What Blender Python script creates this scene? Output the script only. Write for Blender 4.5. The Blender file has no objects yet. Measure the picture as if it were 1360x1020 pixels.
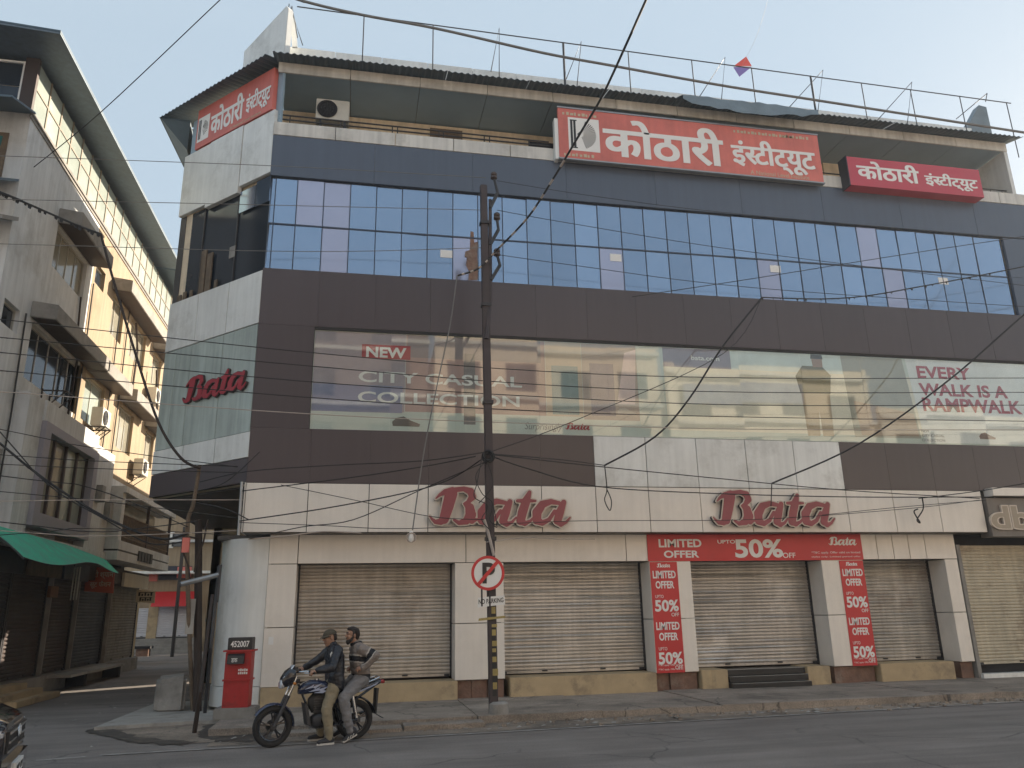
import bpy, bmesh, math, random
from mathutils import Vector, Matrix, noise
random.seed(7)
sc = bpy.context.scene
COL = sc.collection
PI = math.pi
R = math.radians

# ---------------------------------------------------------------- camera
EYE = Vector((0, 0, 1.9))
YAW, PITCH, ROLL, FPX = R(11.54), R(16.31), R(-1.14), 1030.0
fw = Vector((math.sin(YAW)*math.cos(PITCH), math.cos(YAW)*math.cos(PITCH), math.sin(PITCH)))
r0 = Vector((math.cos(YAW), -math.sin(YAW), 0)); u0 = r0.cross(fw)
rt = math.cos(ROLL)*r0 + math.sin(ROLL)*u0
up = -math.sin(ROLL)*r0 + math.cos(ROLL)*u0
cam = bpy.data.cameras.new('camera'); camo = bpy.data.objects.new('camera', cam); COL.objects.link(camo)
cam.sensor_width = 36; cam.lens = FPX/1360*36; cam.clip_end = 2000; cam.clip_start = .05
m3 = Matrix((rt, up, -fw)).transposed()
camo.matrix_world = Matrix.Translation(EYE) @ m3.to_4x4()
sc.camera = camo

# ---------------------------------------------------------------- sky, sun, exposure
SUN_EL, SUN_AZ = R(22), R(32)            # azimuth measured from +X towards +Y
world = bpy.data.worlds.new('World'); sc.world = world; world.use_nodes = True
wn = world.node_tree.nodes; wl = world.node_tree.links
sky = wn.new('ShaderNodeTexSky'); sky.sky_type = 'NISHITA'; sky.sun_disc = False
sky.sun_elevation = SUN_EL; sky.sun_rotation = PI/2 - SUN_AZ
sky.air_density = 1.0; sky.dust_density = 1.6; sky.ozone_density = 1.0; sky.altitude = 550
hz = wn.new('ShaderNodeMixRGB'); hz.inputs[0].default_value = .93; hz.inputs[2].default_value = (1.72, 2.10, 2.43, 1)   # even veil of pale winter haze over the whole sky
wl.new(sky.outputs[0], hz.inputs[1]); wl.new(hz.outputs[0], wn['Background'].inputs[0]); wn['Background'].inputs[1].default_value = 0.12
sl = bpy.data.lights.new('sun', 'SUN'); so = bpy.data.objects.new('sun', sl); COL.objects.link(so)
sl.energy = 4.8; sl.angle = R(0.6); sl.color = (1, .86, .68)
sdir = Vector((math.cos(SUN_AZ)*math.cos(SUN_EL), math.sin(SUN_AZ)*math.cos(SUN_EL), math.sin(SUN_EL)))
so.rotation_euler = sdir.to_track_quat('Z', 'Y').to_euler(); so.location = sdir*60
vs = sc.view_settings; vs.view_transform = 'Standard'; vs.look = 'None'; vs.exposure = 1.38; vs.gamma = 1; vs.use_curve_mapping = False

# ---------------------------------------------------------------- helpers: pixels of the photo to points on known planes
def ray(x, y): return (x-680)/FPX*rt - (y-510)/FPX*up + fw
def atY(x, y, Y): d = ray(x, y); return EYE + d*(Y/d.y)
def atZ(x, y, z=0): d = ray(x, y); return EYE + d*((z-EYE.z)/d.z)

class Frame:                              # a wall: s along it, d outward, z up
    def __init__(self, o, t, n): self.o = Vector((o[0], o[1], 0)); self.t = Vector((t[0], t[1], 0)); self.n = Vector((n[0], n[1], 0))
    def p(self, s, d, z): return self.o + self.t*s + self.n*d + Vector((0, 0, z))
    def px(self, x, y, d=0):
        r = ray(x, y); o = self.o + self.n*d
        k = (o-EYE).dot(self.n)/r.dot(self.n); q = EYE + r*k
        return (q-o).dot(self.t), q.z
YF, YD, CX, CY, XL = 17.05, 17.5, -2.28, 17.05, -8.2
q2 = 2**-.5
MF = Frame((0, YF), (1, 0), (0, -1))      # upper facade
GF = Frame((0, YD), (1, 0), (0, -1))      # ground floor shopfront
CF = Frame((CX, CY), (-q2, q2), (-q2, -q2))   # 45 degree corner, s runs away from the facade corner
CT = Frame((CX, CY), (q2, -q2), (-q2, -q2))   # same, reading direction
LB = Frame((XL, 0), (0, 1), (1, 0))       # left building, wall on the lane

# ---------------------------------------------------------------- helpers: mesh building
class MB:
    def __init__(self): self.v = []; self.f = []
    def add(self, vs, fs):
        o = len(self.v); self.v += [Vector(a) for a in vs]; self.f += [tuple(i+o for i in f) for f in fs]; return self
    def hexa(self, p):                    # 8 corners: bottom 4, top 4
        return self.add(p, [(0,3,2,1),(4,5,6,7),(0,1,5,4),(1,2,6,5),(2,3,7,6),(3,0,4,7)])
    def box(self, x0, x1, y0, y1, z0, z1):
        return self.hexa([(x0,y0,z0),(x1,y0,z0),(x1,y1,z0),(x0,y1,z0),(x0,y0,z1),(x1,y0,z1),(x1,y1,z1),(x0,y1,z1)])
    def fbox(self, F, s0, s1, d0, d1, z0, z1):
        P = F.p; return self.hexa([P(s0,d0,z0),P(s1,d0,z0),P(s1,d1,z0),P(s0,d1,z0),P(s0,d0,z1),P(s1,d0,z1),P(s1,d1,z1),P(s0,d1,z1)])
    def quad(self, a, b, c, d): return self.add([a, b, c, d], [(0,1,2,3)])
    def prism(self, pts, vec):            # polygon of 3D points swept along vec
        n = len(pts); v = Vector(vec)
        return self.add(list(pts)+[Vector(p)+v for p in pts], [tuple(range(n))[::-1], tuple(range(n, 2*n))]+[(i, (i+1) % n, n+(i+1) % n, n+i) for i in range(n)])
    def fprism(self, F, pts, d0, d1):     # polygon of (s,z) swept in depth
        return self.prism([F.p(s, d0, z) for s, z in pts], F.n*(d1-d0))
    def tube(self, pts, r, n=8, caps=True):
        pts = [Vector(p) for p in pts]; rs = r if isinstance(r, (list, tuple)) else [r]*len(pts)
        o = len(self.v); ref = None
        for i, p in enumerate(pts):
            t = (pts[min(i+1, len(pts)-1)]-pts[max(i-1, 0)])
            t = t.normalized() if t.length > 1e-9 else Vector((0,0,1))
            if ref is None: ref = t.orthogonal().normalized()
            a = ref - t*ref.dot(t)
            if a.length < 1e-6: a = t.orthogonal()
            a.normalize(); b = t.cross(a).normalized(); ref = a
            for k in range(n):
                c = 2*PI*k/n; self.v.append(p + (a*math.cos(c)+b*math.sin(c))*rs[i])
        for i in range(len(pts)-1):
            for k in range(n):
                self.f.append((o+i*n+k, o+i*n+(k+1) % n, o+(i+1)*n+(k+1) % n, o+(i+1)*n+k))
        if caps:
            self.f.append(tuple(o+k for k in range(n))[::-1]); self.f.append(tuple(o+(len(pts)-1)*n+k for k in range(n)))
        return self
    def cyl(self, a, b, r, n=12, r2=None): return self.tube([a, b], [r, r if r2 is None else r2], n)
    def ring(self, c, axis, R_, r, n=28, m=8, a0=0, a1=2*PI):   # torus or arc
        axis = Vector(axis).normalized(); e = axis.orthogonal().normalized(); g = axis.cross(e)
        full = abs(a1-a0-2*PI) < 1e-6; o = len(self.v); N = n if full else n+1; c = Vector(c)
        for i in range(N):
            t = a0+(a1-a0)*i/n; d = e*math.cos(t)+g*math.sin(t)
            for k in range(m):
                u = 2*PI*k/m; self.v.append(c + d*(R_+r*math.cos(u)) + axis*(r*math.sin(u)))
        for i in range(n if full else n):
            j = (i+1) % N
            if not full and i == n: break
            for k in range(m): self.f.append((o+i*m+k, o+i*m+(k+1) % m, o+j*m+(k+1) % m, o+j*m+k))
        return self
    def ball(self, c, r, n=12, m=8, rot=None):
        c = Vector(c); r = (r, r, r) if not isinstance(r, (tuple, list)) else r
        vs = []; fs = []
        for i in range(m+1):
            t = PI*i/m
            for k in range(n):
                a = 2*PI*k/n; q = Vector((r[0]*math.sin(t)*math.cos(a), r[1]*math.sin(t)*math.sin(a), r[2]*math.cos(t)))
                if rot: q = rot @ q
                vs.append(c+q)
        for i in range(m):
            for k in range(n): fs.append((i*n+k, i*n+(k+1) % n, (i+1)*n+(k+1) % n, (i+1)*n+k))
        return self.add(vs, fs)
    def lathe(self, c, prof, n=20, axis=(0,0,1)):
        axis = Vector(axis).normalized(); e = axis.orthogonal().normalized(); g = axis.cross(e); c = Vector(c); o = len(self.v)
        for r, h in prof:
            for k in range(n):
                a = 2*PI*k/n; self.v.append(c+axis*h+(e*math.cos(a)+g*math.sin(a))*r)
        for i in range(len(prof)-1):
            for k in range(n): self.f.append((o+i*n+k, o+i*n+(k+1) % n, o+(i+1)*n+(k+1) % n, o+(i+1)*n+k))
        self.f.append(tuple(o+k for k in range(n))[::-1]); self.f.append(tuple(o+(len(prof)-1)*n+k for k in range(n)))
        return self
    def mesh(self, name, smooth=False, bevel=0, merge=True):
        bm = bmesh.new(); vv = [bm.verts.new(p) for p in self.v]
        for f in self.f:
            try: bm.faces.new([vv[i] for i in f])
            except ValueError: pass
        if merge: bmesh.ops.remove_doubles(bm, verts=bm.verts, dist=1e-5)
        bmesh.ops.dissolve_degenerate(bm, dist=1e-6, edges=bm.edges)
        bmesh.ops.recalc_face_normals(bm, faces=bm.faces)
        if bevel:
            ed = [e for e in bm.edges if len(e.link_faces) == 2 and e.calc_face_angle(0) > .6]
            bmesh.ops.bevel(bm, geom=ed, offset=bevel, segments=2, affect='EDGES', clamp_overlap=True)
        for f in bm.faces: f.smooth = smooth
        me = bpy.data.meshes.new(name); bm.to_mesh(me); bm.free(); return me
    def build(self, name, mat, parent=None, smooth=False, bevel=0, label=None, merge=True):
        me = self.mesh(name, smooth, bevel, merge); me.materials.append(mat)
        if smooth and len(me.polygons):
            try: me.set_sharp_from_angle(angle=R(38))
            except Exception: pass
        return link(name, me, parent, label)

def link(name, me, parent=None, label=None, loc=None):
    o = bpy.data.objects.new(name, me); COL.objects.link(o)
    if parent is not None:
        o.parent = parent
        if loc is None: o.location = (0,0,0) if (parent.get('_local') or parent.parent or parent.type == 'MESH') else -parent.location
        else: o.location = Vector(loc) - (Vector((0,0,0)) if (parent.get('_local') or parent.parent or parent.type == 'MESH') else parent.location)
    elif loc is not None: o.location = loc
    if label: o['label'] = label
    return o
def tag(o, label, cat, group=None):
    o['label'] = label; o['category'] = cat
    if group: o['group'] = group
    return o
def thing(name, label, cat, loc=(0,0,0), rotz=0, group=None, local=False):
    o = bpy.data.objects.new(name, None); COL.objects.link(o); o.location = loc; o.rotation_euler = (0, 0, rotz); o.empty_display_size = .2
    if local: o['_local'] = 1
    return tag(o, label, cat, group)
def struct(o): o['kind'] = 'structure'; return o
def copy_tree(o, parent=None):
    c = o.copy(); COL.objects.link(c); c.parent = parent
    for ch in list(o.children): copy_tree(ch, c)
    return c

# ---------------------------------------------------------------- helpers: text and lettering as meshes in the wall's plane
_tc = {}
def _tmesh(body, bold=0.0, shear=0.0, spacing=1.0):
    key = (body, bold, shear, spacing)
    if key not in _tc:
        cu = bpy.data.curves.new('txt', 'FONT'); cu.body = body; cu.size = 1; cu.offset = bold; cu.shear = shear; cu.space_character = spacing; cu.resolution_u = 4
        ob = bpy.data.objects.new('txt', cu); me = ob.to_mesh()
        _tc[key] = ([tuple(v.co[:2]) for v in me.vertices], [tuple(p.vertices) for p in me.polygons])
        ob.to_mesh_clear(); bpy.data.objects.remove(ob); bpy.data.curves.remove(cu)
    return _tc[key]
def _xmax(b): return max((p[0] for p in _tmesh(b)[0]), default=0)
def glyphs(body, bold=0.0, shear=0.0, spacing=1.0, fat=0.0):
    """list of (verts, faces, layer). Latin in one go; Devanagari one glyph at a time so that strokes may overlap."""
    if all(ord(c) < 0x300 for c in body):
        v, f = _tmesh(body, bold, shear, spacing); return [(v, f, 0)]
    out = []; pre = ''; shift = 0; bar = _xmax('|'); i = 0; k = 0
    for i, c in enumerate(body):
        if c == '~': continue                                   # marks the letter before it as a half letter: same body as the letter ra with a short tie
        half = i+1 < len(body) and body[i+1] == '~'
        if half: c = '\u0930'
        v, f = _tmesh(c, bold)
        adv = _xmax(pre+'|')-bar + shift
        for e in ((0,) if not fat else (-fat, 0, fat)): out.append(([(p[0]+adv+e, p[1]) for p in v], f, k)); k += 1
        pre += c
        if half:
            w = _xmax(pre+'|')-bar + shift
            out.append(([(w-.22, .23), (w+.12, .23), (w+.12, .31), (w-.22, .31)], [(0, 1, 2, 3)], k)); k += 1; shift -= .04
    return out
def lettering(F, body, s, z, w=None, h=None, d=.01, thick=.006, bold=0.0, shear=0.0, spacing=1.0, anchor='l', into=None, slope=0.0, fat=0.0):
    """text fitted to width w and/or height h, lower-left corner at (s,z), face at depth d."""
    gl = glyphs(body, bold, shear, spacing, fat)
    X = [p[0] for g in gl for p in g[0]]; Y = [p[1] for g in gl for p in g[0]]
    x0, x1, y0, y1 = min(X), max(X), min(Y), max(Y)
    ky = h/(y1-y0) if h else w/(x1-x0); kx = w/(x1-x0) if w else ky
    if anchor == 'c': s = s-(x1-x0)*kx/2
    mb = into or MB()
    for v, f, L in gl:
        dd = d + L*.0004; n = len(v)
        P = [F.p(s+(a-x0)*kx, dd, z+(b-y0)*ky+slope*(a-x0)*kx) for a, b in v]
        if thick:
            Q = [F.p(s+(a-x0)*kx, dd-thick, z+(b-y0)*ky+slope*(a-x0)*kx) for a, b in v]
            cnt = {}
            for q in f:
                for i in range(len(q)):
                    e = (q[i], q[(i+1) % len(q)]); cnt[e] = cnt.get(e, 0)+1
            side = [(a, b, b+n, a+n) for (a, b) in cnt if (b, a) not in cnt]
            mb.add(P+Q, list(f)+side)
        else: mb.add(P, f)
    return mb

def contour(field, x0, x1, y0, y1, n, level):
    """closed loops of a 2D scalar field by marching squares"""
    nx = n; ny = max(4, int(n*(y1-y0)/(x1-x0))); hx = (x1-x0)/nx; hy = (y1-y0)/ny
    g = [[field(x0+i*hx, y0+j*hy)-level for i in range(nx+1)] for j in range(ny+1)]
    seg = {}
    def ed(i, j, k):                                            # point on edge: k=0 horizontal from (i,j), k=1 vertical
        a = g[j][i]; b = g[j][i+1] if k == 0 else g[j+1][i]; t = a/(a-b) if a != b else .5
        return (x0+(i+(t if k == 0 else 0))*hx, y0+(j+(t if k == 1 else 0))*hy)
    nxt = {}; pt = {}
    for j in range(ny):
        for i in range(nx):
            c = (g[j][i] < 0) | ((g[j][i+1] < 0) << 1) | ((g[j+1][i+1] < 0) << 2) | ((g[j+1][i] < 0) << 3)
            B, Rr, T, Lf = (i, j, 0), (i+1, j, 1), (i, j+1, 0), (i, j, 1)
            tb = {1:[(B,Lf)],2:[(Rr,B)],3:[(Rr,Lf)],4:[(T,Rr)],5:[(B,Lf),(T,Rr)],6:[(T,B)],7:[(T,Lf)],8:[(Lf,T)],9:[(B,T)],10:[(Lf,T),(Rr,B)],11:[(Rr,T)],12:[(Lf,Rr)],13:[(B,Rr)],14:[(Lf,B)]}
            for a, b in tb.get(c, []):
                nxt[a] = b
                for e in (a, b):
                    if e not in pt: pt[e] = ed(*e)
    loops = []; seen = set()
    for st in list(nxt):
        if st in seen: continue
        L = []; e = st
        while e in nxt and e not in seen: seen.add(e); L.append(pt[e]); e = nxt[e]
        if len(L) > 5: loops.append(L)
    return loops
def fill_loops(loops):
    cu = bpy.data.curves.new('fill', 'CURVE'); cu.dimensions = '2D'; cu.fill_mode = 'FRONT'
    for L in loops:
        sp = cu.splines.new('POLY'); sp.points.add(len(L)-1); sp.use_cyclic_u = True
        for p, q in zip(sp.points, L): p.co = (q[0], q[1], 0, 1)
    ob = bpy.data.objects.new('fill', cu); me = ob.to_mesh()
    r = ([tuple(v.co[:2]) for v in me.vertices], [tuple(p.vertices) for p in me.polygons])
    ob.to_mesh_clear(); bpy.data.objects.remove(ob); bpy.data.curves.remove(cu); return r
def plate(F, vf, loops, s, z, k, d0, d1, mb=None, slope=0):
    """flat filled shape (vf) with side walls from its loops, scaled by k, between depths d0 and d1"""
    mb = mb or MB(); f3 = lambda a, b, d: F.p(s+a*k, d, z+b*k+slope*a*k)
    mb.add([f3(a, b, d1) for a, b in vf[0]], vf[1])
    if abs(d1-d0) > 1e-6:
        for L in loops:
            n = len(L); mb.add([f3(a, b, d1) for a, b in L]+[f3(a, b, d0) for a, b in L], [(i, (i+1) % n, n+(i+1) % n, n+i) for i in range(n)])
    return mb

# ---------------------------------------------------------------- materials (all procedural, world-space noise)
def nd(t, k): return t.nodes.new('ShaderNode'+k)
def mat(name, col, rough=.6, metal=0.0, var=.12, vs=1.5, streak=0.0, bump=0.0, bs=40.0, rnd=0.0, spec=.5, coat=0.0, stain=None, stain_amt=0.0, stain_scale=.6, alpha=None):
    m = bpy.data.materials.new(name); m.use_nodes = True; t = m.node_tree; b = t.nodes['Principled BSDF']; L = t.links.new
    b.inputs['Roughness'].default_value = rough; b.inputs['Metallic'].default_value = metal
    b.inputs['Specular IOR Level'].default_value = spec; b.inputs['Coat Weight'].default_value = coat
    geo = nd(t, 'NewGeometry'); cur = None
    base = nd(t, 'RGB'); base.outputs[0].default_value = (*col, 1); cur = base.outputs[0]
    def mul(fac_socket, lo, hi):
        nonlocal cur
        mr = nd(t, 'MapRange'); mr.inputs[3].default_value = lo; mr.inputs[4].default_value = hi; L(fac_socket, mr.inputs[0])
        mr.inputs[1].default_value = .3 if fac_socket.name != 'Random' else 0; mr.inputs[2].default_value = .7 if fac_socket.name != 'Random' else 1
        mx = nd(t, 'VectorMath'); mx.operation = 'SCALE'; L(cur, mx.inputs[0]); L(mr.outputs[0], mx.inputs['Scale']); cur = mx.outputs[0]
    if var:
        n = nd(t, 'TexNoise'); n.inputs['Scale'].default_value = vs; n.inputs['Detail'].default_value = 7; n.inputs['Roughness'].default_value = .65
        L(geo.outputs['Position'], n.inputs['Vector']); mul(n.outputs[0], 1-var, 1+var)
        rr = nd(t, 'MapRange'); rr.inputs[1].default_value = .3; rr.inputs[2].default_value = .7; rr.inputs[3].default_value = max(.02, rough*(1-min(.2, var*1.2))); rr.inputs[4].default_value = min(1, rough*(1+min(.2, var*1.2)))
        L(n.outputs[0], rr.inputs[0]); L(rr.outputs[0], b.inputs['Roughness'])
    if streak:
        mp = nd(t, 'Mapping'); mp.inputs['Scale'].default_value = (5, 5, .35); n = nd(t, 'TexNoise'); n.inputs['Scale'].default_value = 1.6; n.inputs['Detail'].default_value = 5
        L(geo.outputs['Position'], mp.inputs[0]); L(mp.outputs[0], n.inputs['Vector']); mul(n.outputs[0], 1-streak, 1+streak*.5)
    if rnd:
        oi = nd(t, 'ObjectInfo'); mul(oi.outputs['Random'], 1-rnd, 1+rnd)
    if stain:
        n = nd(t, 'TexNoise'); n.inputs['Scale'].default_value = stain_scale; n.inputs['Detail'].default_value = 9; n.inputs['Roughness'].default_value = .7
        L(geo.outputs['Position'], n.inputs['Vector'])
        cr = nd(t, 'MapRange'); cr.inputs[1].default_value = .52; cr.inputs[2].default_value = .68; cr.inputs[4].default_value = stain_amt; L(n.outputs[0], cr.inputs[0])
        mx = nd(t, 'MixRGB'); L(cr.outputs[0], mx.inputs[0]); L(cur, mx.inputs[1]); mx.inputs[2].default_value = (*stain, 1); cur = mx.outputs[0]
    L(cur, b.inputs['Base Color'])
    if bump:
        n = nd(t, 'TexNoise'); n.inputs['Scale'].default_value = bs; n.inputs['Detail'].default_value = 6; L(geo.outputs['Position'], n.inputs['Vector'])
        bp = nd(t, 'Bump'); bp.inputs['Strength'].default_value = bump; bp.inputs['Distance'].default_value = .02; L(n.outputs[0], bp.inputs['Height']); L(bp.outputs[0], b.inputs['Normal'])
    if alpha is not None: b.inputs['Alpha'].default_value = alpha
    return m
def see_through(name, tint, gloss=.35, rough=.02, wave=.0):
    """window glass: part mirror, part clear"""
    m = bpy.data.materials.new(name); m.use_nodes = True; t = m.node_tree; L = t.links.new
    t.nodes.remove(t.nodes['Principled BSDF']); out = t.nodes['Material Output']
    tr = nd(t, 'BsdfTransparent'); tr.inputs[0].default_value = (*tint, 1); gl = nd(t, 'BsdfGlossy'); gl.inputs['Roughness'].default_value = rough
    gl.inputs[0].default_value = (.95, .97, .97, 1)
    fr = nd(t, 'LayerWeight'); pw = nd(t, 'Math'); pw.operation = 'POWER'; L(fr.outputs['Facing'], pw.inputs[0]); pw.inputs[1].default_value = 4
    ad = nd(t, 'Math'); ad.operation = 'ADD'; ad.use_clamp = True; ad.inputs[1].default_value = gloss
    mx = nd(t, 'MixShader'); L(pw.outputs[0], ad.inputs[0]); L(ad.outputs[0], mx.inputs[0]); L(tr.outputs[0], mx.inputs[1]); L(gl.outputs[0], mx.inputs[2]); L(mx.outputs[0], out.inputs[0])
    if wave:
        geo = nd(t, 'NewGeometry'); n = nd(t, 'TexNoise'); n.inputs['Scale'].default_value = .9; n.inputs['Detail'].default_value = 1; L(geo.outputs['Position'], n.inputs['Vector'])
        bp = nd(t, 'Bump'); bp.inputs['Strength'].default_value = wave; bp.inputs['Distance'].default_value = .02; L(n.outputs[0], bp.inputs['Height']); L(bp.outputs[0], gl.inputs['Normal'])
    return m
K = {}
K['asphalt'] = mat('asphalt', (.205,.182,.168), .85, var=.22, vs=.7, bump=.5, bs=160, stain=(.20,.185,.17), stain_amt=.55, stain_scale=.35)
def crack_layer(m, scale, width, dark, amt, patch=None):
    # thin cracks (cell borders warped by noise) and, for roads, squarish repair patches
    t = m.node_tree; b = t.nodes['Principled BSDF']; L = t.links.new; src = b.inputs['Base Color'].links[0].from_socket
    geo = nd(t, 'NewGeometry'); n = nd(t, 'TexNoise'); n.inputs['Scale'].default_value = 2.2; n.inputs['Detail'].default_value = 5; L(geo.outputs['Position'], n.inputs['Vector'])
    ad = nd(t, 'MixRGB'); ad.blend_type = 'ADD'; ad.inputs[0].default_value = .45; L(geo.outputs['Position'], ad.inputs[1]); L(n.outputs[1], ad.inputs[2])
    v = nd(t, 'TexVoronoi'); v.feature = 'DISTANCE_TO_EDGE'; v.inputs['Scale'].default_value = scale; L(ad.outputs[0], v.inputs['Vector'])
    mr = nd(t, 'MapRange'); mr.inputs[1].default_value = 0; mr.inputs[2].default_value = width; mr.inputs[3].default_value = amt; mr.inputs[4].default_value = 0; L(v.outputs['Distance'], mr.inputs[0])
    gate = nd(t, 'TexNoise'); gate.inputs['Scale'].default_value = .5; L(geo.outputs['Position'], gate.inputs['Vector']); gm = nd(t, 'MapRange'); gm.inputs[1].default_value = .45; gm.inputs[2].default_value = .6; L(gate.outputs[0], gm.inputs[0])
    mu = nd(t, 'Math'); mu.operation = 'MULTIPLY'; L(mr.outputs[0], mu.inputs[0]); L(gm.outputs[0], mu.inputs[1])
    mx = nd(t, 'MixRGB'); L(mu.outputs[0], mx.inputs[0]); L(src, mx.inputs[1]); mx.inputs[2].default_value = (*dark, 1); cur = mx.outputs[0]
    if patch:
        mp = nd(t, 'Mapping'); mp.inputs['Scale'].default_value = (.10, .8, 1); L(geo.outputs['Position'], mp.inputs[0])
        w = nd(t, 'TexNoise'); w.inputs['Scale'].default_value = 1.0; w.inputs['Detail'].default_value = 8; w.inputs['Roughness'].default_value = .7; L(mp.outputs[0], w.inputs['Vector'])
        pr = nd(t, 'MapRange'); pr.inputs[1].default_value = .42; pr.inputs[2].default_value = .6; pr.inputs[3].default_value = .82; pr.inputs[4].default_value = 1.18; L(w.outputs[0], pr.inputs[0])
        g2 = nd(t, 'TexNoise'); g2.inputs['Scale'].default_value = 55; g2.inputs['Detail'].default_value = 3; L(geo.outputs['Position'], g2.inputs['Vector'])
        gr = nd(t, 'MapRange'); gr.inputs[1].default_value = .35; gr.inputs[2].default_value = .7; gr.inputs[3].default_value = .75; gr.inputs[4].default_value = 1.3; L(g2.outputs[0], gr.inputs[0])
        m2 = nd(t, 'Math'); m2.operation = 'MULTIPLY'; L(pr.outputs[0], m2.inputs[0]); L(gr.outputs[0], m2.inputs[1])
        sc_ = nd(t, 'VectorMath'); sc_.operation = 'SCALE'; L(cur, sc_.inputs[0]); L(m2.outputs[0], sc_.inputs['Scale']); cur = sc_.outputs[0]
    L(cur, b.inputs['Base Color'])
K['asphalt'].node_tree; crack_layer(K['asphalt'], .45, .012, (.05,.048,.046), .75, True)
K['dust'] = mat('dusty_concrete', (.25,.205,.165), .95, var=.3, vs=1.6, bump=.5, bs=50, stain=(.06,.054,.05), stain_amt=.8, stain_scale=.9)
K['paving'] = mat('worn_concrete_paving', (.29,.245,.205), .92, var=.25, vs=1.3, bump=.5, bs=45, stain=(.09,.08,.07), stain_amt=.75, stain_scale=.8)
crack_layer(K['paving'], .8, .018, (.05,.045,.04), .85, True); crack_layer(K['dust'], 1.1, .02, (.06,.055,.05), .7, True)
K['slab'] = mat('pale_concrete_slab', (.34,.325,.30), .9, var=.25, vs=1.4, bump=.4, bs=40, stain=(.12,.11,.10), stain_amt=.6, stain_scale=1.1)
K['line'] = mat('worn_road_paint', (.34,.32,.30), .8, var=.35, vs=6, stain=(.11,.105,.10), stain_amt=.9, stain_scale=2.5)
K['mud'] = mat('dark_damp_mud', (.055,.048,.042), .7, var=.5, vs=3, stain=(.16,.135,.11), stain_amt=.8, stain_scale=2.0, bump=.6, bs=30)
K['brown'] = mat('brown_cladding', (.082,.066,.072), .30, var=.0, streak=.05, rnd=.05)
K['slate'] = mat('slate_cladding', (.088,.110,.155), .33, var=.04, vs=.6, streak=.06, rnd=.03)
K['white'] = mat('white_cladding', (.82,.765,.70), .30, var=.06, vs=.9, streak=.05, rnd=.03, stain=(.55,.50,.44), stain_amt=.35, stain_scale=.9)
K['offwhite'] = mat('stained_white_cladding', (.64,.62,.58), .45, var=.12, vs=1.0, streak=.18, rnd=.06, stain=(.30,.28,.25), stain_amt=.5, stain_scale=.7)
K['cool'] = mat('pale_corner_cladding', (.74,.75,.735), .34, var=.08, vs=.9, streak=.09, rnd=.04, stain=(.34,.33,.30), stain_amt=.45, stain_scale=.8)
K['joint'] = mat('dark_joint', (.03,.028,.027), .8, var=.1)
K['ceiling'] = mat('grey_soffit', (.28,.38,.46), .55, var=.10, vs=.7, streak=.0)
K['soffit'] = mat('dark_soffit', (.07,.068,.068), .5, var=.15)
K['cream'] = mat('cream_plaster', (.76,.64,.48), .85, var=.15, vs=1.2, streak=.16, stain=(.5,.40,.28), stain_amt=.5, stain_scale=.9, bump=.1)
K['plinth'] = mat('cream_plinth_paint', (.46,.355,.22), .8, var=.16, vs=1.8, stain=(.2,.16,.12), stain_amt=.7, stain_scale=1.6, bump=.15)
K['stone'] = mat('broken_red_stone', (.20,.12,.09), .85, var=.35, vs=4, bump=.6, bs=18, stain=(.30,.26,.22), stain_amt=.6, stain_scale=2.5)
K['black'] = mat('black_stone_step', (.02,.02,.022), .35, var=.25, vs=4)
K['shutter'] = mat('rolling_shutter_steel', (.52,.475,.425), .40, metal=.35, var=.20, vs=.8, streak=.14, rnd=.10, bump=.35, bs=1.7, stain=(.26,.20,.15), stain_amt=.55, stain_scale=1.1)
K['shutter_b'] = mat('rolling_shutter_steel_grey', (.50,.47,.435), .36, metal=.4, var=.22, vs=.7, streak=.16, bump=.45, bs=1.3, stain=(.66,.63,.60), stain_amt=.5, stain_scale=.8)  # pale stain colour paints in soft light thrown onto this shutter
K['shutter_c'] = mat('rolling_shutter_steel_light_patches', (.46,.43,.40), .38, metal=.4, var=.25, vs=.9, streak=.12, bump=.5, bs=1.5, stain=(.70,.68,.66), stain_amt=.75, stain_scale=.75)  # pale patches put reflected light into the steel colour
K['shutter_d'] = mat('rolling_shutter_steel_dull', (.43,.405,.375), .45, metal=.3, var=.22, vs=1.0, streak=.2, bump=.4, bs=1.9, stain=(.24,.19,.15), stain_amt=.6, stain_scale=1.4)
K['shutter2'] = mat('cream_shutter_paint', (.52,.465,.36), .6, var=.12, vs=1.5, streak=.15, stain=(.16,.10,.06), stain_amt=.55, stain_scale=1.6)
K['shutter3'] = mat('pale_shutter_paint', (.58,.58,.62), .55, var=.08, vs=1.2)
K['glass'] = mat('blue_mirror_glass', (.29,.375,.50), .07, metal=.82, var=.06, vs=.4, rnd=.13, bump=.012, bs=1.2)
K['glass2'] = mat('lavender_mirror_glass', (.42,.42,.52), .12, metal=.7, var=.06, vs=.5, rnd=.06)
K['mullion'] = mat('dark_blue_mullion', (.045,.06,.095), .5, var=.1)
K['darkglass'] = mat('dark_window_glass', (.035,.045,.06), .1, metal=.35, var=.1, rnd=.25)
K['greenglass'] = mat('frosted_green_glass', (.47,.54,.515), .22, metal=.15, var=.12, vs=.9, streak=.18, rnd=.04)
K['tin'] = mat('grey_blue_roof_sheet', (.12,.155,.19), .5, metal=.2, var=.2, vs=1.5, streak=.15)
K['tindark'] = mat('dark_roof_sheet', (.08,.115,.145), .55, metal=.2, var=.2, vs=1.5)
K['steel'] = mat('dark_painted_steel', (.045,.045,.05), .5, metal=.3, var=.2, vs=5)
K['rust'] = mat('rusty_steel', (.045,.033,.028), .75, metal=.2, var=.35, vs=6, bump=.2)
K['polebrown'] = mat('brown_pole_paint', (.055,.042,.045), .6, var=.25, vs=4, bump=.15)
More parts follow.
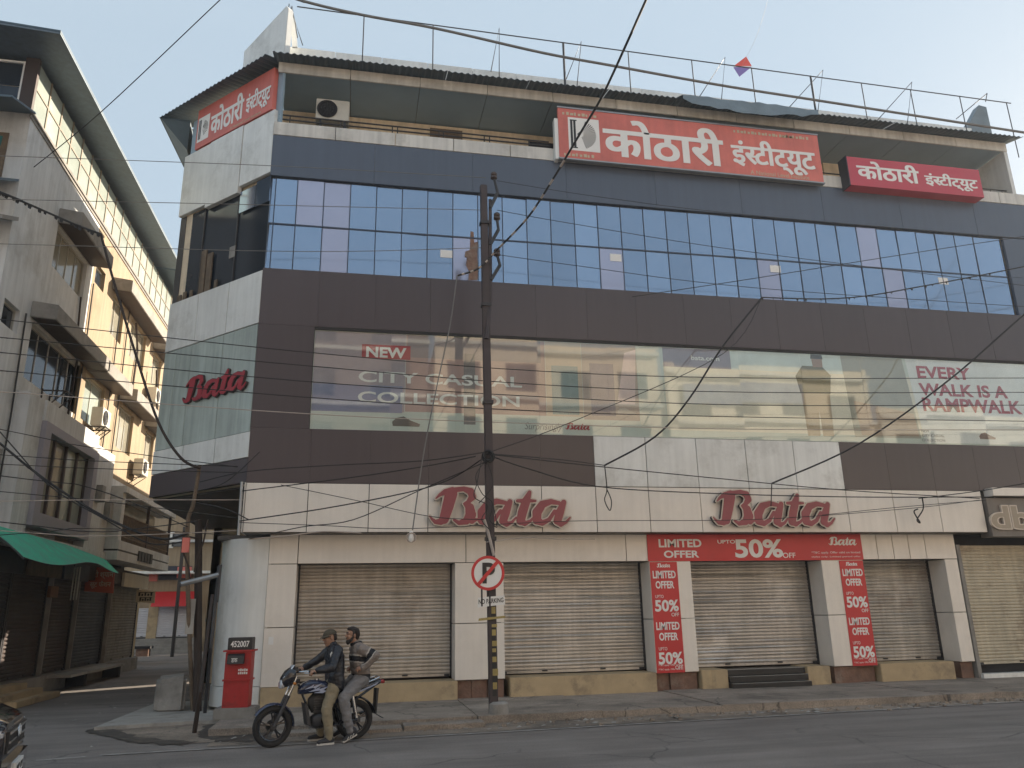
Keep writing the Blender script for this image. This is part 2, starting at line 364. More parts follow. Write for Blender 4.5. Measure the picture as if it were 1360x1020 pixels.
K['galv'] = mat('galvanised_steel', (.33,.34,.35), .45, metal=.6, var=.15, vs=4)
K['wood'] = mat('weathered_wood', (.16,.12,.085), .85, var=.35, vs=7, streak=.2, bump=.3)
K['wire'] = mat('black_cable', (.018,.018,.02), .6, var=0)
K['wiregrey'] = mat('grey_cable', (.17,.165,.16), .6, var=.15, vs=4)
K['wirepale'] = mat('pale_cable', (.42,.36,.32), .6, var=.2, vs=4)
K['porcelain'] = mat('brown_porcelain', (.06,.04,.035), .25, var=.1)
K['red'] = mat('red_banner_vinyl', (.56,.035,.038), .42, var=.07, vs=2)
K['redsign'] = mat('faded_red_flex', (.62,.165,.135), .5, var=.16, vs=.8, streak=.08)
K['redsign2'] = mat('crimson_sign_face', (.50,.06,.09), .4, var=.06, vs=1)
K['paper'] = mat('white_print', (.80,.79,.77), .5, var=.04)
K['greyprint'] = mat('grey_print', (.26,.25,.25), .6, var=.05)
K['redprint'] = mat('red_print', (.42,.04,.05), .5, var=.05)
K['blackprint'] = mat('black_print', (.02,.02,.022), .5, var=.05)
K['logored'] = mat('maroon_letter_face', (.30,.075,.085), .5, var=.12, vs=2)
K['logorim'] = mat('pale_letter_rim', (.62,.54,.46), .45, var=.1)
K['logoside'] = mat('shadow_dark_letter_side', (.055,.035,.035), .5, var=.1)  # near-black sides colour in the shadow on the letter edges
K['postred'] = mat('postbox_red_paint', (.42,.026,.026), .5, var=.2, vs=5, stain=(.13,.035,.03), stain_amt=.75, stain_scale=5)
K['postblack'] = mat('postbox_black_paint', (.03,.028,.03), .45, var=.2, vs=6)
K['yellow'] = mat('faded_yellow_paint', (.36,.28,.10), .6, var=.2, vs=8)
K['wallgrey'] = mat('weathered_lane_wall_shade_grey', (.60,.605,.605), .9, var=.12, vs=.8, streak=.14, stain=(.33,.31,.28), stain_amt=.6, stain_scale=.5, bump=.1)
K['wallcream'] = mat('lane_wall_sunlit_cream', (.345,.27,.185), .9, var=.10, vs=.9, streak=.16, stain=(.22,.17,.115), stain_amt=.6, stain_scale=.6, bump=.1)
K['lavender'] = mat('lavender_grey_paint', (.32,.30,.34), .7, var=.12, vs=1.2, stain=(.2,.19,.2), stain_amt=.4)
K['concrete'] = mat('grey_concrete', (.27,.255,.235), .9, var=.25, vs=2, bump=.3, stain=(.13,.12,.11), stain_amt=.7, stain_scale=1.2)
K['frost'] = mat('sunlit_frosted_pane', (.32,.365,.33), .25, var=.14, vs=1.0, rnd=.10)
K['pane'] = mat('curtained_window_pane', (.30,.29,.24), .10, var=.2, vs=.9, rnd=.2)
K['alum'] = mat('aluminium_frame', (.45,.43,.38), .45, metal=.3, var=.1)
K['barbrown'] = mat('brown_glazing_bar', (.22,.18,.13), .6, var=.15)
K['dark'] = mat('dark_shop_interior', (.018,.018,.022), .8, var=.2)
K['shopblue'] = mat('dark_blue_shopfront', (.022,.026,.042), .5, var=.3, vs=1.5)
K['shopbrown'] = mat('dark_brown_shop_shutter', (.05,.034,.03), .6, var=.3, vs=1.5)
K['greencloth'] = mat('green_tarpaulin', (.035,.46,.29), .7, var=.25, vs=2.5, stain=(.10,.26,.19), stain_amt=.7, stain_scale=2.2, bump=.6, bs=5)
K['greennet'] = mat('dark_green_net', (.02,.09,.08), .9, var=.3, vs=6)
K['orangesign'] = mat('orange_red_sign_face', (.40,.085,.04), .6, var=.12, vs=3)
K['creamsign'] = mat('cream_sign_face', (.52,.45,.32), .6, var=.1, vs=3)
K['skin'] = mat('skin', (.33,.19,.13), .55, var=.08, vs=12)
K['hair'] = mat('dark_brown_hair', (.018,.012,.010), .6, var=.3, vs=60, bump=.5, bs=200)
K['leather'] = mat('black_leather', (.014,.015,.022), .38, var=.2, vs=9, bump=1.0, bs=13)
K['khaki'] = mat('khaki_cotton', (.25,.21,.14), .9, var=.22, vs=9, bump=1.0, bs=12)
K['greydenim'] = mat('grey_cotton', (.19,.185,.19), .9, var=.2, vs=9, bump=1.0, bs=12)
K['cap'] = mat('olive_cap_cotton', (.07,.058,.04), .9, var=.2, vs=30)
K['knit'] = mat('taupe_jacket', (.22,.185,.165), .9, var=.2, vs=10, bump=1.0, bs=13)
K['knitblack'] = mat('black_jacket_band', (.014,.014,.018), .8, var=.2, vs=20)
K['knitpale'] = mat('pale_jacket_piping', (.42,.38,.34), .85, var=.1)
K['shoe'] = mat('dark_trainer', (.03,.03,.035), .7, var=.3, vs=20)
K['sole'] = mat('pale_trainer_sole', (.55,.53,.5), .7, var=.15, vs=20)
K['rubber'] = mat('tyre_rubber', (.022,.021,.021), .85, var=.2, vs=20, bump=.3, bs=80)
K['bikeblack'] = mat('black_bike_paint', (.012,.014,.022), .18, var=.1, coat=.5)
K['bikeblue'] = mat('dark_blue_bike_paint', (.015,.022,.06), .15, var=.1, coat=.6)
K['chrome'] = mat('chrome', (.62,.63,.65), .18, metal=1, var=.1)
K['engine'] = mat('grey_engine_casting', (.06,.06,.065), .5, metal=.5, var=.3, vs=14)
K['decal'] = mat('silver_blue_decal', (.35,.40,.55), .35, var=.1)
K['headlamp'] = mat('clear_lamp_glass', (.60,.62,.66), .1, metal=.3, var=.1)
K['taillamp'] = mat('red_lamp_glass', (.30,.02,.02), .15, var=.1)
K['seat'] = mat('black_seat_vinyl', (.015,.015,.017), .5, var=.2, vs=20)
K['carpaint'] = mat('black_car_paint', (.010,.012,.020), .12, var=.05, coat=1)
K['carglass'] = mat('car_glass', (.02,.025,.03), .05, metal=.3, var=0)
K['plastic'] = mat('black_plastic', (.02,.02,.022), .55, var=.1)
K['acwhite'] = mat('white_air_conditioner', (.58,.56,.50), .55, var=.1, vs=4)
K['kitered'] = mat('red_kite_paper', (.72,.07,.05), .7, var=.06)
K['kiteblue'] = mat('violet_kite_paper', (.20,.14,.42), .7, var=.06)
K['kitewhite'] = mat('white_kite_paper', (.75,.72,.72), .7, var=.04)
K['tarp'] = mat('blue_grey_tarpaulin', (.17,.22,.26), .7, var=.2, vs=2, bump=.4, bs=4)
K['tan'] = mat('tan_facade', (.76,.61,.47), .85, var=.12, vs=.4, streak=.1)
K['umber'] = mat('dark_umber_facade', (.16,.12,.11), .85, var=.12, vs=.4, streak=.1)
K['peach'] = mat('peach_facade', (.80,.70,.57), .85, var=.12, vs=.4, streak=.1)
K['buff'] = mat('buff_facade', (.76,.71,.62), .85, var=.12, vs=.4, streak=.1)
K['bluebanner'] = mat('blue_shop_hoarding', (.10,.14,.30), .6, var=.1)
K['bbglass'] = see_through('billboard_glass', (.95,.97,.96), gloss=.065, rough=.03, wave=.05)

# ================================================================ SETTING: ground, road, pavement
struct(MB().quad((-250,-250,0),(250,-250,0),(250,400,0),(-250,400,0)).build('road', K['asphalt']))
def jag(x0, x1, y, amp, step, sl=0.0):
    r = random.Random(int(y*100)); out = []; x = x0
    while x < x1: out.append((x, y+sl*x+r.uniform(-amp, amp)*(1 if r.random() < .8 else 2.2))); x += step*r.uniform(.5, 1.5)
    return out+[(x1, y+sl*x1)]
shoulder = jag(-2.1, 60, 13.62, .035, .5, .035)
struct(MB().add([(x, y, .006) for x, y in shoulder]+[(60,19,.006),(-2.1,19,.006)], [tuple(range(len(shoulder)+2))]).build('road_shoulder', K['dust']))
ln = []
for x in [i*.5 for i in range(-7, 90)]:
    ln.append((x, 13.36+.052*x + .012*math.sin(x*1.7)))
mb = MB()
for (a, b), (c, d) in zip(ln, ln[1:]):
    if not (-2.35 < a < -2.0): mb.quad((a, b, .0105), (c, d, .0105), (c, d+.085, .0105), (a, b+.085, .0105))
struct(mb.build('edge_marking', K['line']))
a, b = atZ(45, 1011), atZ(112, 1006)
mb = MB().quad((a.x, a.y, .0045), (b.x, b.y, .0045), (b.x, b.y+.09, .0045), (a.x, a.y+.09, .0045)); struct(mb.build('road_marking', K['line']))
# raised footpath with a broken edge, slabs told apart by open joints
pave = thing('pavement', 'worn concrete footpath with a broken edge', 'pavement', (6, 16, 0)); del pave['label'], pave['category']; struct(pave)
rr = random.Random(3); x = -2.25
while x < 34:
    w = rr.uniform(1.7, 2.6); e = [(x, 14.62+rr.uniform(-.04, .05))]
    for k in range(1, 6): e.append((x+(w-.02)*k/6, 14.6+rr.uniform(-.05, .06)))
    e.append((x+w-.02, 14.62+rr.uniform(-.04, .05)))
    if rr.random() < .4: e[3] = (e[3][0], e[3][1]+.16)
    top = .125+rr.uniform(-.012, .01)
    MB().prism([(a, b, -.02) for a, b in e]+[(x+w-.02, 17.75, -.02), (x, 17.75, -.02)], (0, 0, top+.02)).build('paving_slab', K['paving'], pave)
    x += w
for (x0, x1, y0, y1, zt) in [(-1.2, .9, 14.12, 14.62, .06), (.93, 2.3, 14.16, 14.6, .085)]:
    e = jag(x0, x1, y0, .03, .3)
    MB().prism([(a, b, -.02) for a, b in e]+[(x1, y1, -.02), (x0, y1, -.02)], (0, 0, zt+.02)).build('kerb_slab', K['paving'], pave)
MB().box(-2.3, 34, 17.7, 19, -.02, .118).build('wall_side_strip', K['paving'], pave)
# broken bits lying along the edge
mb = MB()
for i in range(170):
    x = rr.uniform(-1.5, 16); y = 14.5-abs(rr.gauss(0, .28)); s = rr.uniform(.012, .05)
    p = [Vector((rr.uniform(-s, s), rr.uniform(-s, s), 0)) for _ in range(4)]
    c = Vector((x, y, .008)); mb.hexa([c+Vector((-s, -s*.7, 0)), c+Vector((s, -s*.8, 0)), c+Vector((s*.8, s, 0)), c+Vector((-s, s*.8, 0)), c+p[0]*.3+Vector((-s*.6, -s*.5, s)), c+Vector((s*.6, -s*.5, s*.8)), c+Vector((s*.5, s*.5, s*.7)), c+Vector((-s*.5, s*.5, s*.9))])
o = mb.build('rubble', K['dust']); o['kind'] = 'stuff'; o['label'] = 'small broken stones strewn along the footpath edge'; 
# the corner island: pale slab, dusty ground and damp dark dirt round it
pts = [atZ(125, 967, .05), atZ(208, 934, .05), atZ(300, 930, .05), atZ(318, 957, .05), atZ(268, 958, .05), atZ(200, 962, .05)]
struct(MB().prism([(p.x, p.y, -.02) for p in pts], (0, 0, .085)).build('corner_slab', K['slab']))
pts = [atZ(125, 970), atZ(180, 982), atZ(250, 988), atZ(330, 984), atZ(380, 972), atZ(340, 950), atZ(240, 952)]
struct(MB().add([(p.x, p.y, .0085) for p in pts], [tuple(range(len(pts)))]).build('bare_earth', K['dust']))
for L in ([(112,972),(128,966),(160,972),(185,980),(240,984),(262,986),(240,991),(190,988),(140,979)], [(270,966),(300,958),(345,962),(372,972),(366,983),(330,986),(290,985),(262,978)]):
    pts = [atZ(a, b) for a, b in L]; ring_ = []
    for i in range(len(pts)):
        a, b = pts[i], pts[(i+1) % len(pts)]
        for k in range(7): q = a.lerp(b, k/7); ring_.append((q.x+rr.uniform(-.07, .07), q.y+rr.uniform(-.09, .09), .0128))
    struct(MB().add(ring_, [tuple(range(len(ring_)))]).build('damp_dirt', K['mud']))

# ================================================================ MAIN BUILDING
mb_label = 'four storey corner shop building with brown cladding, blue glass band and white lower band'
B = thing('corner_building', mb_label, 'building', (6, 22, 0))
XR = 19.6                                   # right end of the facade
XT = 18.78                                  # right end of the top storey and roof
def foot(inset, z0, z1, name, m, back=26.1):
    pts = [(CX+.08+inset*.5, YF+.16+inset), (XR, YF+.16+inset), (XR, back), (-4.73+inset, back), (-4.73+inset, 19.66+inset)]
    return MB().prism([(a, b, z0) for a, b in pts], (0, 0, z1-z0)).build(name, m, B)
foot(0, 4.62, 13.0, 'upper_storeys', K['cream'])
MB().box(-2.15, XR, YF+.17, 26, 3.62, 4.6).build('first_floor_edge', K['soffit'], B)
MB().fbox(CF, -.1, 3.55, -.16, -.105, 13.0, 14.9).build('corner_wall', K['ceiling'], B)
MB().prism([(a, b, .0) for a, b in [(-1.2, 18.4), (XR, 18.4), (XR, 26.4), (-2.86, 26.4), (-2.86, 19.0)]], (0, 0, 3.6)).build('ground_storey', K['shopbrown'], B)
MB().prism([(-3.5, 18.62, 13.05), (XT, 18.62, 13.05), (XT, 26.1, 13.05), (-4.73, 26.1, 13.05), (-4.73, 19.86, 13.05)], (0, 0, 1.8)).build('top_storey', K['cream'], B)
def panel(F, s0, s1, z0, z1, d0, d1, m, name='panel', g=.008, parent=None, bevel=0.004):
    return MB().fbox(F, s0+g, s1-g, d0, d1, z0+g, z1-g).build(name, m, parent or B, bevel=bevel)
# dark backing behind all the joints
MB().fbox(MF, CX+.03, XR-.02, -.16, -.045, 3.6, 9.53).build('cladding_backing', K['joint'], B)
MB().fbox(CF, .03, 3.52, -.16, -.05, 4.62, 9.5).build('cladding_backing', K['joint'], B)
# white sign band: 14 panels, soffit behind it
NB = 14; PB = (15.62-CX)/NB
for i in range(NB): panel(MF, CX+i*PB, CX+(i+1)*PB, 3.57, 4.61, -.04, 0, K['white'])
MB().fbox(MF, CX+.01, 15.62, -.62, -.05, 3.56, 3.60).build('band_soffit', K['soffit'], B)
MB().fbox(MF, CX-.03, CX-.005, -.6, .0, 3.57, 4.61).build('band_end', K['white'], B)
# brown and white panels between band and billboard
for i in range(6): panel(MF, CX+i*PB, CX+(i+1)*PB, 4.61, 5.80, -.04, 0, K['brown'], g=.0018, bevel=.002)
for i in range(6, 11): panel(MF, CX+i*PB, CX+(i+1)*PB, 4.61, 5.80, -.04, 0.004, K['cool'])
for i in range(11, 17): panel(MF, CX+i*PB, min(XR, CX+(i+1)*PB), 4.61, 5.80, -.04, 0, K['brown'], g=.0018, bevel=.002)
panel(MF, CX, -1.06, 5.80, 8.18, -.04, 0, K['brown'], g=.0018, bevel=.002)
panel(MF, 17.9, XR, 5.80, 8.18, -.04, 0, K['brown'], g=.0018, bevel=.002)
for i in range(17): panel(MF, CX+i*PB, min(XR, CX+(i+1)*PB), 8.18, 9.55, -.04, 0, K['brown'], g=.0018, bevel=.002)
# blue curtain wall: panes, mullions, transom
MB().fbox(MF, CX+.03, 17.93, -.16, -.105, 9.56, 11.95).build('curtain_wall_backing', K['mullion'], B)
edges = [CX+.02, -2.15+.0, -1.64]; x = -1.64
while x < 17.4: x += .622; edges.append(x)
edges[-1] = 17.92; edges[1] = -2.14
rg = random.Random(11); paper_at = [(593,337),(818,342),(1030,357),(1253,373)]
for i in range(len(edges)-1):
    a, b = edges[i], edges[i+1]
    for (z0, z1) in ((9.56, 10.72), (10.72, 11.93)):
        w = (b-a)/2-.012; h = (z1-z0)/2-.012
        me = MB().box(-w, w, -.006, .006, -h, h).mesh('pane'); lav = (i in (3, 8, 21, 27) and z0 < 10) or (i == 3) or (i == 14 and z0 < 10) or rg.random() < .05
        me.materials.append(K['glass2' if lav else 'glass'])
        c = MF.p((a+b)/2, -.088, (z0+z1)/2); o = link('pane', me, B, loc=c)
        o.rotation_euler = (rg.gauss(0, .006), 0, rg.gauss(0, .008))
for x in edges[1:-1]: MB().fbox(MF, x-.0095, x+.0095, -.1, -.068, 9.56, 11.93).build('mullion', K['mullion'], B)
MB().fbox(MF, CX+.02, 17.92, -.1, -.064, 10.702, 10.738).build('transom', K['mullion'], B)
for (px, py) in paper_at:
    s, z = MF.px(px, py, -.07); MB().fbox(MF, s-.15, s+.15, -.08, -.074, z-.1, z+.1).build('paper_notice', K['paper'], B)
pts = [(625,307),(629,308),(630,322),(635,321),(636,326),(634,332),(634,345),(636,360),(634,372),(622,372),(623,360),(619,352),(620,342),(617,341),(618,334),(624,332)]
MB().fprism(MF, [MF.px(a, b, -.07) for a, b in pts], -.082, -.072).build('broken_pane_board', K['stone'], B, label='brown board showing through a broken pane')
# right end of the facade, slate cladding wrapping the glass
for z0, z1 in ((8.19, 9.55), (9.55, 10.7), (10.7, 11.93)):
    if z0 > 9: panel(MF, 17.96, XR, z0, z1, -.1, 0.002, K['slate'], g=.003)
# slate beam and white parapet above it
for i in range(9):
    a = CX+i*(XR-CX)/9; b = CX+(i+1)*(XR-CX)/9
    panel(MF, a, b, 11.95, 13.05, -.14, 0.0, K['slate'], g=.002)
NP = 15
for i in range(NP):
    a = CX+i*(XR-CX)/NP; b = CX+(i+1)*(XR-CX)/NP
    panel(MF, a, b, 13.05, 13.42, -.10, .012, K['offwhite'], name='parapet_panel')
MB().fbox(MF, CX+.05, XR, -1.6, -.105, 13.0, 13.06).build('balcony_floor', K['concrete'], B)
# balcony: back wall openings, ceiling panels, fascia
for (x0, y0, x1, y1, m) in ((571,170,614,196,'wood'), (702,188,740,207,'shopblue'), (1092,216,1120,236,'cream')):
    a, z1 = MF.px(x0, y0, -1.55); b, z0 = MF.px(x1, y1, -1.55)
    MB().fbox(MF, a, b, -1.57, -1.53, max(13.1, z0), z1).build('window', K[m], B)
NC = 12
for i in range(NC):
    a = CX+i*(XT-CX)/NC; b = CX+(i+1)*(XT-CX)/NC
    panel(MF, a, b-.004, 14.88, 14.93, -1.62, -.03, K['ceiling'], name='ceiling_panel', g=.006, bevel=0)
    panel(MF, a, b, 14.83, 15.13, -.03, .02, K['offwhite'], name='fascia_panel')
MB().fbox(MF, XT-.12, XT, -1.6, .0, 13.06, 14.86).build('balcony_end_wall', K['cool'], B)
MB().fbox(MF, CX+.2, XT, -8.9, -.02, 14.95, 15.1).build('roof_slab', K['concrete'], B)
# corrugated roof sheets over the eaves
def corrugated(F, s0, s1, d0, z0, d1, z1, pitch=.16, amp=.022, name='roof_sheet', m=None, parent=None, slope_s=0.0):
    n = int((s1-s0)/pitch*4); mb = MB(); v = []
    for i in range(n+1):
        s = s0+(s1-s0)*i/n; w = amp*math.sin(2*PI*i/4+.4)
        v += [F.p(s, d0, z0+w+slope_s*(s-s0)), F.p(s, d1, z1+w+slope_s*(s-s0)), F.p(s, d1, z1+w-.012+slope_s*(s-s0)), F.p(s, d0, z0+w-.012+slope_s*(s-s0))]
    f = []
    for i in range(n):
        for k in range(4): f.append((i*4+k, i*4+(k+1) % 4, i*4+4+(k+1) % 4, i*4+4+k))
    f += [(0,1,2,3), (4*n+3,4*n+2,4*n+1,4*n)]
    mb.add(v, f); return mb.build(name, m or K['tindark'], parent or B)
s = CX-.1
for i in range(10):
    w = (XT+.2-(CX-.1))/10; corrugated(MF, s, s+w-.01, .47, 15.05+.008*(i % 2), -1.9, 15.62+.008*(i % 2)); s += w
for i in range(3):
    w = 1.47; corrugated(CF, i*w-.02, i*w+w-.03, .42, 15.07+.008*(i % 2), -1.6, 15.6+.008*(i % 2))
# side eave beyond the corner, seen from below
MB().prism([CF.p(4.36, .42, 15.06), CF.p(3.55, .0, 14.85), (-4.9, 20.0, 14.2), (-5.25, 26.4, 15.0)], (0, 0, .03)).build('side_eave_sheet', K['tindark'], B)
MB().box(-5.3, -4.7, 20.2, 26.4, 15.0, 15.04).build('side_eave', K['tindark'], B)
# parapet set back on the roof
for i in range(17):
    a = -2.2+i*1.23; panel(MF, a, min(a+1.23, 18.6), 15.2, 16.32-.006*i, -1.0, -.86, K['cool'], name='roof_parapet_panel')
MB().fbox(MF, -2.2, 18.6, -1.06, -1.01, 15.2, 16.2).build('roof_parapet_back', K['concrete'], B)
# raised wing wall at the corner and fin at the far end
MB().fprism(CF, [(.10, 17.02), (.02, 16.9), (.05, 15.2), (1.70, 15.2), (1.72, 16.38)], -.35, -.18).build('corner_wing_wall', K['cool'], B, bevel=.01)
MB().fprism(MF, [(18.42, 15.7), (18.5, 16.27), (19.15, 17.2), (19.42, 17.16), (19.42, 15.7)], -1.2, -.95).build('end_fin', K['tarp'], B)
MB().fprism(MF, [MF.px(a, b, -.6) for a, b in ((388,62),(385,18),(387,8),(393,30),(395,62))], -.66, -.6).build('tilted_offcut', K['cool'], B)
# corner (45 degree) cladding
for i, (s0, s1, zb, dd) in enumerate(((.0, 1.17, 12.03, .0), (1.17, 2.48, 11.86, .02), (2.48, 3.62, 11.97, .0))):
    panel(CF, s0, s1, zb, 13.78, -.1, dd, K['cool'])
for i in range(3):
    a, b = i*1.18, (i+1)*1.18
    panel(CF, a, b, 8.20, 9.50, -.05, .004, K['cool']); panel(CF, a, b, 5.15, 5.72, -.05, .004, K['cool'])
panel(CF, 0, 3.54, 4.61, 5.15, -.05, -.005, K['brown'])
for a, b in ((.03, 1.24), (1.24, 2.45), (2.45, 3.05), (3.05, 3.54)): panel(CF, a, b, 5.72, 8.20, -.05, -.012, K['greenglass'], name='frosted_pane', g=.006)
MB().fbox(CF, .02, 3.5, -.16, -.12, 9.5, 11.97).build('dark_glazing', K['darkglass'], B)
MB().fbox(CF, 3.4, 3.64, -.34, -.10, 9.5, 11.97).build('corner_pier', K['soffit'], B)
for s in (.02, 1.2, 2.55): MB().fbox(CF, s, s+.05, -.12, -.085, 9.5, 11.95).build('corner_mullion', K['steel'], B)
for s0, s1, z0, z1 in ((.04,.55,11.3,11.98), (.57,1.15,11.32,11.9)): MB().fbox(CF, s0, s1, -.07, -.055, z0, z1).build('pane', K['glass'], B)
for s0, s1, z0, z1 in ((2.05,2.25,9.5,10.55), (2.3,2.5,9.5,10.7), (1.78,1.88,9.5,9.75), (2.75,2.85,9.5,9.72), (3.0,3.12,9.5,9.74), (3.2,3.36,9.5,9.7)): MB().fbox(CF, s0, s1, -.085, -.055, z0, z1).build('timber_offcut', K['wood'], B)
MB().fbox(CF, 1.2, 1.42, -.085, -.08, 10.2, 10.5).build('torn_poster', K['concrete'], B)
MB().fbox(CF, 3.55, 3.72, -.25, -.1, 12.5, 12.8).build('rainwater_box', K['cool'], B)
MB().tube([CF.p(3.66, -.18, 12.5), CF.p(3.66, -.18, 12.0), CF.p(3.58, -.2, 11.7), CF.p(3.58, -.2, 9.4)], .05).build('rainwater_pipe', K['concrete'], B)
MB().prism([(a, b, 4.57) for a, b in ((CX, 17.5), (-4.75, 19.9), (-4.75, 26.4), (-1.9, 26.4), (-1.9, 17.7))], (0, 0, .04)).build('overhang_soffit', K['soffit'], B)
# ground floor: rounded white corner, lintel, pillars, shutters, plinth
arc = [(-1.775-1.1*math.sin(t), 18.62-1.1*math.cos(t)) for t in [R(i*90/18) for i in range(19)]]+[(-2.875, 20.5)]
for z0, z1, off, m in ((.13, .52, .012, 'cool'), (.53, 3.5, 0, 'white')):
    pts = [(x-off, y-off) for x, y in arc]+[(x+.06, y+.08) for x, y in arc[::-1]]
    MB().prism([(x, y, z0) for x, y in pts], (0, 0, z1-z0)).build('rounded_corner', K['cool'], B, smooth=True)
MB().box(-2.9, -1.2, 17.9, 18.7, 3.5, 3.58).build('corner_cap', K['soffit'], B)
jo = [-1.77, -1.17, 2.45, 6.2, 6.73, 12.31, 12.75, 13.2, 13.65, 14.12, 14.99]
for a, b in zip(jo, jo[1:]): panel(GF, a, b, 2.95, 3.57, -.05, 0, K['white'], name='lintel_panel')
MB().fbox(GF, -1.75, 15.0, -.9, -.06, 2.96, 3.55).build('lintel_backing', K['soffit'], B)
PIL = [(-1.77, -1.17), (2.2, 3.3), (6.73, 7.77), (11.16, 12.31), (14.6, 14.98)]
for i, (a, b) in enumerate(PIL):
    for z0, z1 in ((.5, 1.66), (1.66, 2.95)):
        panel(GF, a, b, z0, z1, -.6, .004, K['white'], name='pillar_panel')
    if i:
        n = 3 if b-a > .6 else 1
        for k in range(n): MB().fbox(GF, a+.02+(b-a-.04)*k/n+.006, a+.02+(b-a-.04)*(k+1)/n-.008, -.5, -.06-.03*((k*7+i) % 3), .12, .49).build('pillar_base_stone', K['stone'], B)
def shutter(F, s0, s1, z0, z1, d, m, parent, pitch=.078, name='rolling_shutter'):
    n = int((z1-z0)/pitch); prof = []
    for i in range(n):
        z = z0+.06+i*(z1-z0-.06)/n; h = (z1-z0-.06)/n
        prof += [(z, -.004), (z+h*.12, .016), (z+h*.45, .024), (z+h*.78, .016), (z+h*.9, -.004)]
    prof = [(z0, .012), (z0+.055, .012)]+prof
    v = []; f = []; N = len(prof); sN = 5; rj = random.Random(int(s0*50))
    for k in range(sN):
        s = s0+(s1-s0)*k/(sN-1)
        v += [F.p(s, d+p[1]+rj.uniform(-.003, .003), p[0]+rj.uniform(-.0025, .0025)) for p in prof]
    for k in range(sN-1):
        for i in range(N-1): f.append((k*N+i, k*N+i+1, (k+1)*N+i+1, (k+1)*N+i))
    o = MB().add(v, f).build(name, m, parent, merge=False, smooth=True)
    for s in (s0-.03, s1-.03): MB().fbox(F, s, s+.06, d-.03, d+.05, z0, z1).build('guide_channel', K['steel'], o)
    for t in (.3, .7): MB().fbox(F, s0+(s1-s0)*t-.06, s0+(s1-s0)*t+.06, d+.012, d+.04, z0+.03, z0+.06).build('handle', K['steel'], o)
    for s in (s0+.05, s1-.15): MB().fbox(F, s, s+.1, d+.0, d+.06, z0-.01, z0+.05).build('lock', K['steel'], o)
    return o
SH = [(-1.17, 2.2), (3.3, 6.73), (7.77, 11.16), (12.31, 14.6)]
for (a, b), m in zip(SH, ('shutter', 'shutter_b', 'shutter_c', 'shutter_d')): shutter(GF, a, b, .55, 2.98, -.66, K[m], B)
for a, b, z1 in ((-1.75, 2.26, .50), (3.4, 6.72, .52), (7.8, 8.44, .53), (10.42, 11.02, .53), (12.34, 14.35, .53)):
    mb = MB(); e = [(a+(b-a)*k/8, random.uniform(-.012, .012)) for k in range(9)]
    mb.prism([GF.p(s, .05+j, .1) for s, j in e]+[GF.p(b, -.7, .1), GF.p(a, -.7, .1)], (0, 0, z1-.1)).build('plinth', K['plinth'], B, bevel=.012)
for k in range(3): MB().fbox(GF, 8.45, 10.41, -.7, .22-.12*k, .11+.14*k, .23+.14*k).build('step', K['black'], B, bevel=.008)
for k in range(3): MB().fbox(GF, 8.46, 10.40, .13-.12*k-.0, .222-.12*k+.004, .23+.14*k, .238+.14*k).build('step_edge', K['galv'], B)
# warm patch of reflected sunlight on the cladding is left out; small wall fittings
MB().fbox(GF, -1.66, -1.56, .004, .016, 1.33, 1.48).build('pillar_notice', K['paper'], B)
mb = MB().tube([MF.p(CX-.06, .1, 3.5), MF.p(CX-.07, .12, 4.6)], .03)
mb.build('band_end_pipe', K['galv'], B)
# balcony rail
for z in (13.66, 13.54): MB().tube([MF.p(CX+.1, -.06, z), MF.p(4.6, -.06, z-.02)], .021, 6).build('balcony_rail', K['steel'], B)
for px in (372, 384, 452, 456, 521, 528, 583, 589, 643, 650, 702):
    s, _ = MF.px(px, 175, -.06); MB().tube([MF.p(s, -.06, 13.3), MF.p(s, -.06, 13.66)], .015, 6).build('rail_post', K['steel'], B)
for z in (13.62, 13.5): MB().tube([MF.p(12.2, -.2, z), MF.p(XT-.1, -.2, z)], .02, 6).build('balcony_rail', K['steel'], B)
for s in (12.25, 17.7, 18.1, 18.5): MB().tube([MF.p(s, -.2, 13.2), MF.p(s, -.2, 13.62)], .010, 6).build('rail_post', K['steel'], B)
# framework on the roof for hoardings: top rail, posts, props
FR = thing('roof_hoarding_frame', 'thin steel pipe frame standing empty along the roof edge', 'frame', (9, 17.6, 15.2))
top = lambda s: 17.32-.012*(s+.3)
MB().tube([MF.p(s, -.55, top(s)) for s in (-2.0, 4, 10, 15, 19.95)], .018, 6).build('top_rail', K['steel'], FR)
for px, py in ((482,60),(575,60),(749,80),(836,95),(921,105),(1001,115),(1080,125),(1148,135),(1213,140),(1279,150),(1342,160)):
    s, _ = MF.px(px, py, -.55); MB().tube([MF.p(s, -.55, 15.1), MF.p(s, -.55, top(s))], .016 if px not in (749, 1080) else .032, 6).build('post', K['steel'], FR)
for (a, b, c) in (((395,50),(388,8),(372,60)), ((652,95),(663,37),(663,102)), ((752,105),(772,55),(766,118)), ((928,130),(963,76),(958,135)), ((1046,145),(1093,93),(1086,150)), ((1165,160),(1211,109),(1205,165)), ((1270,158),(1311,124),(1309,135)), ((372,75),(384,5),(402,60))):
    A, Bq, Cq = [MF.p(*(lambda t: (t[0], -.6, t[1]))(MF.px(x, y, -.6))) for x, y in (a, b, c)]
    MB().tube([A, Bq, Cq], .014, 6).build('prop', K['steel'], FR)
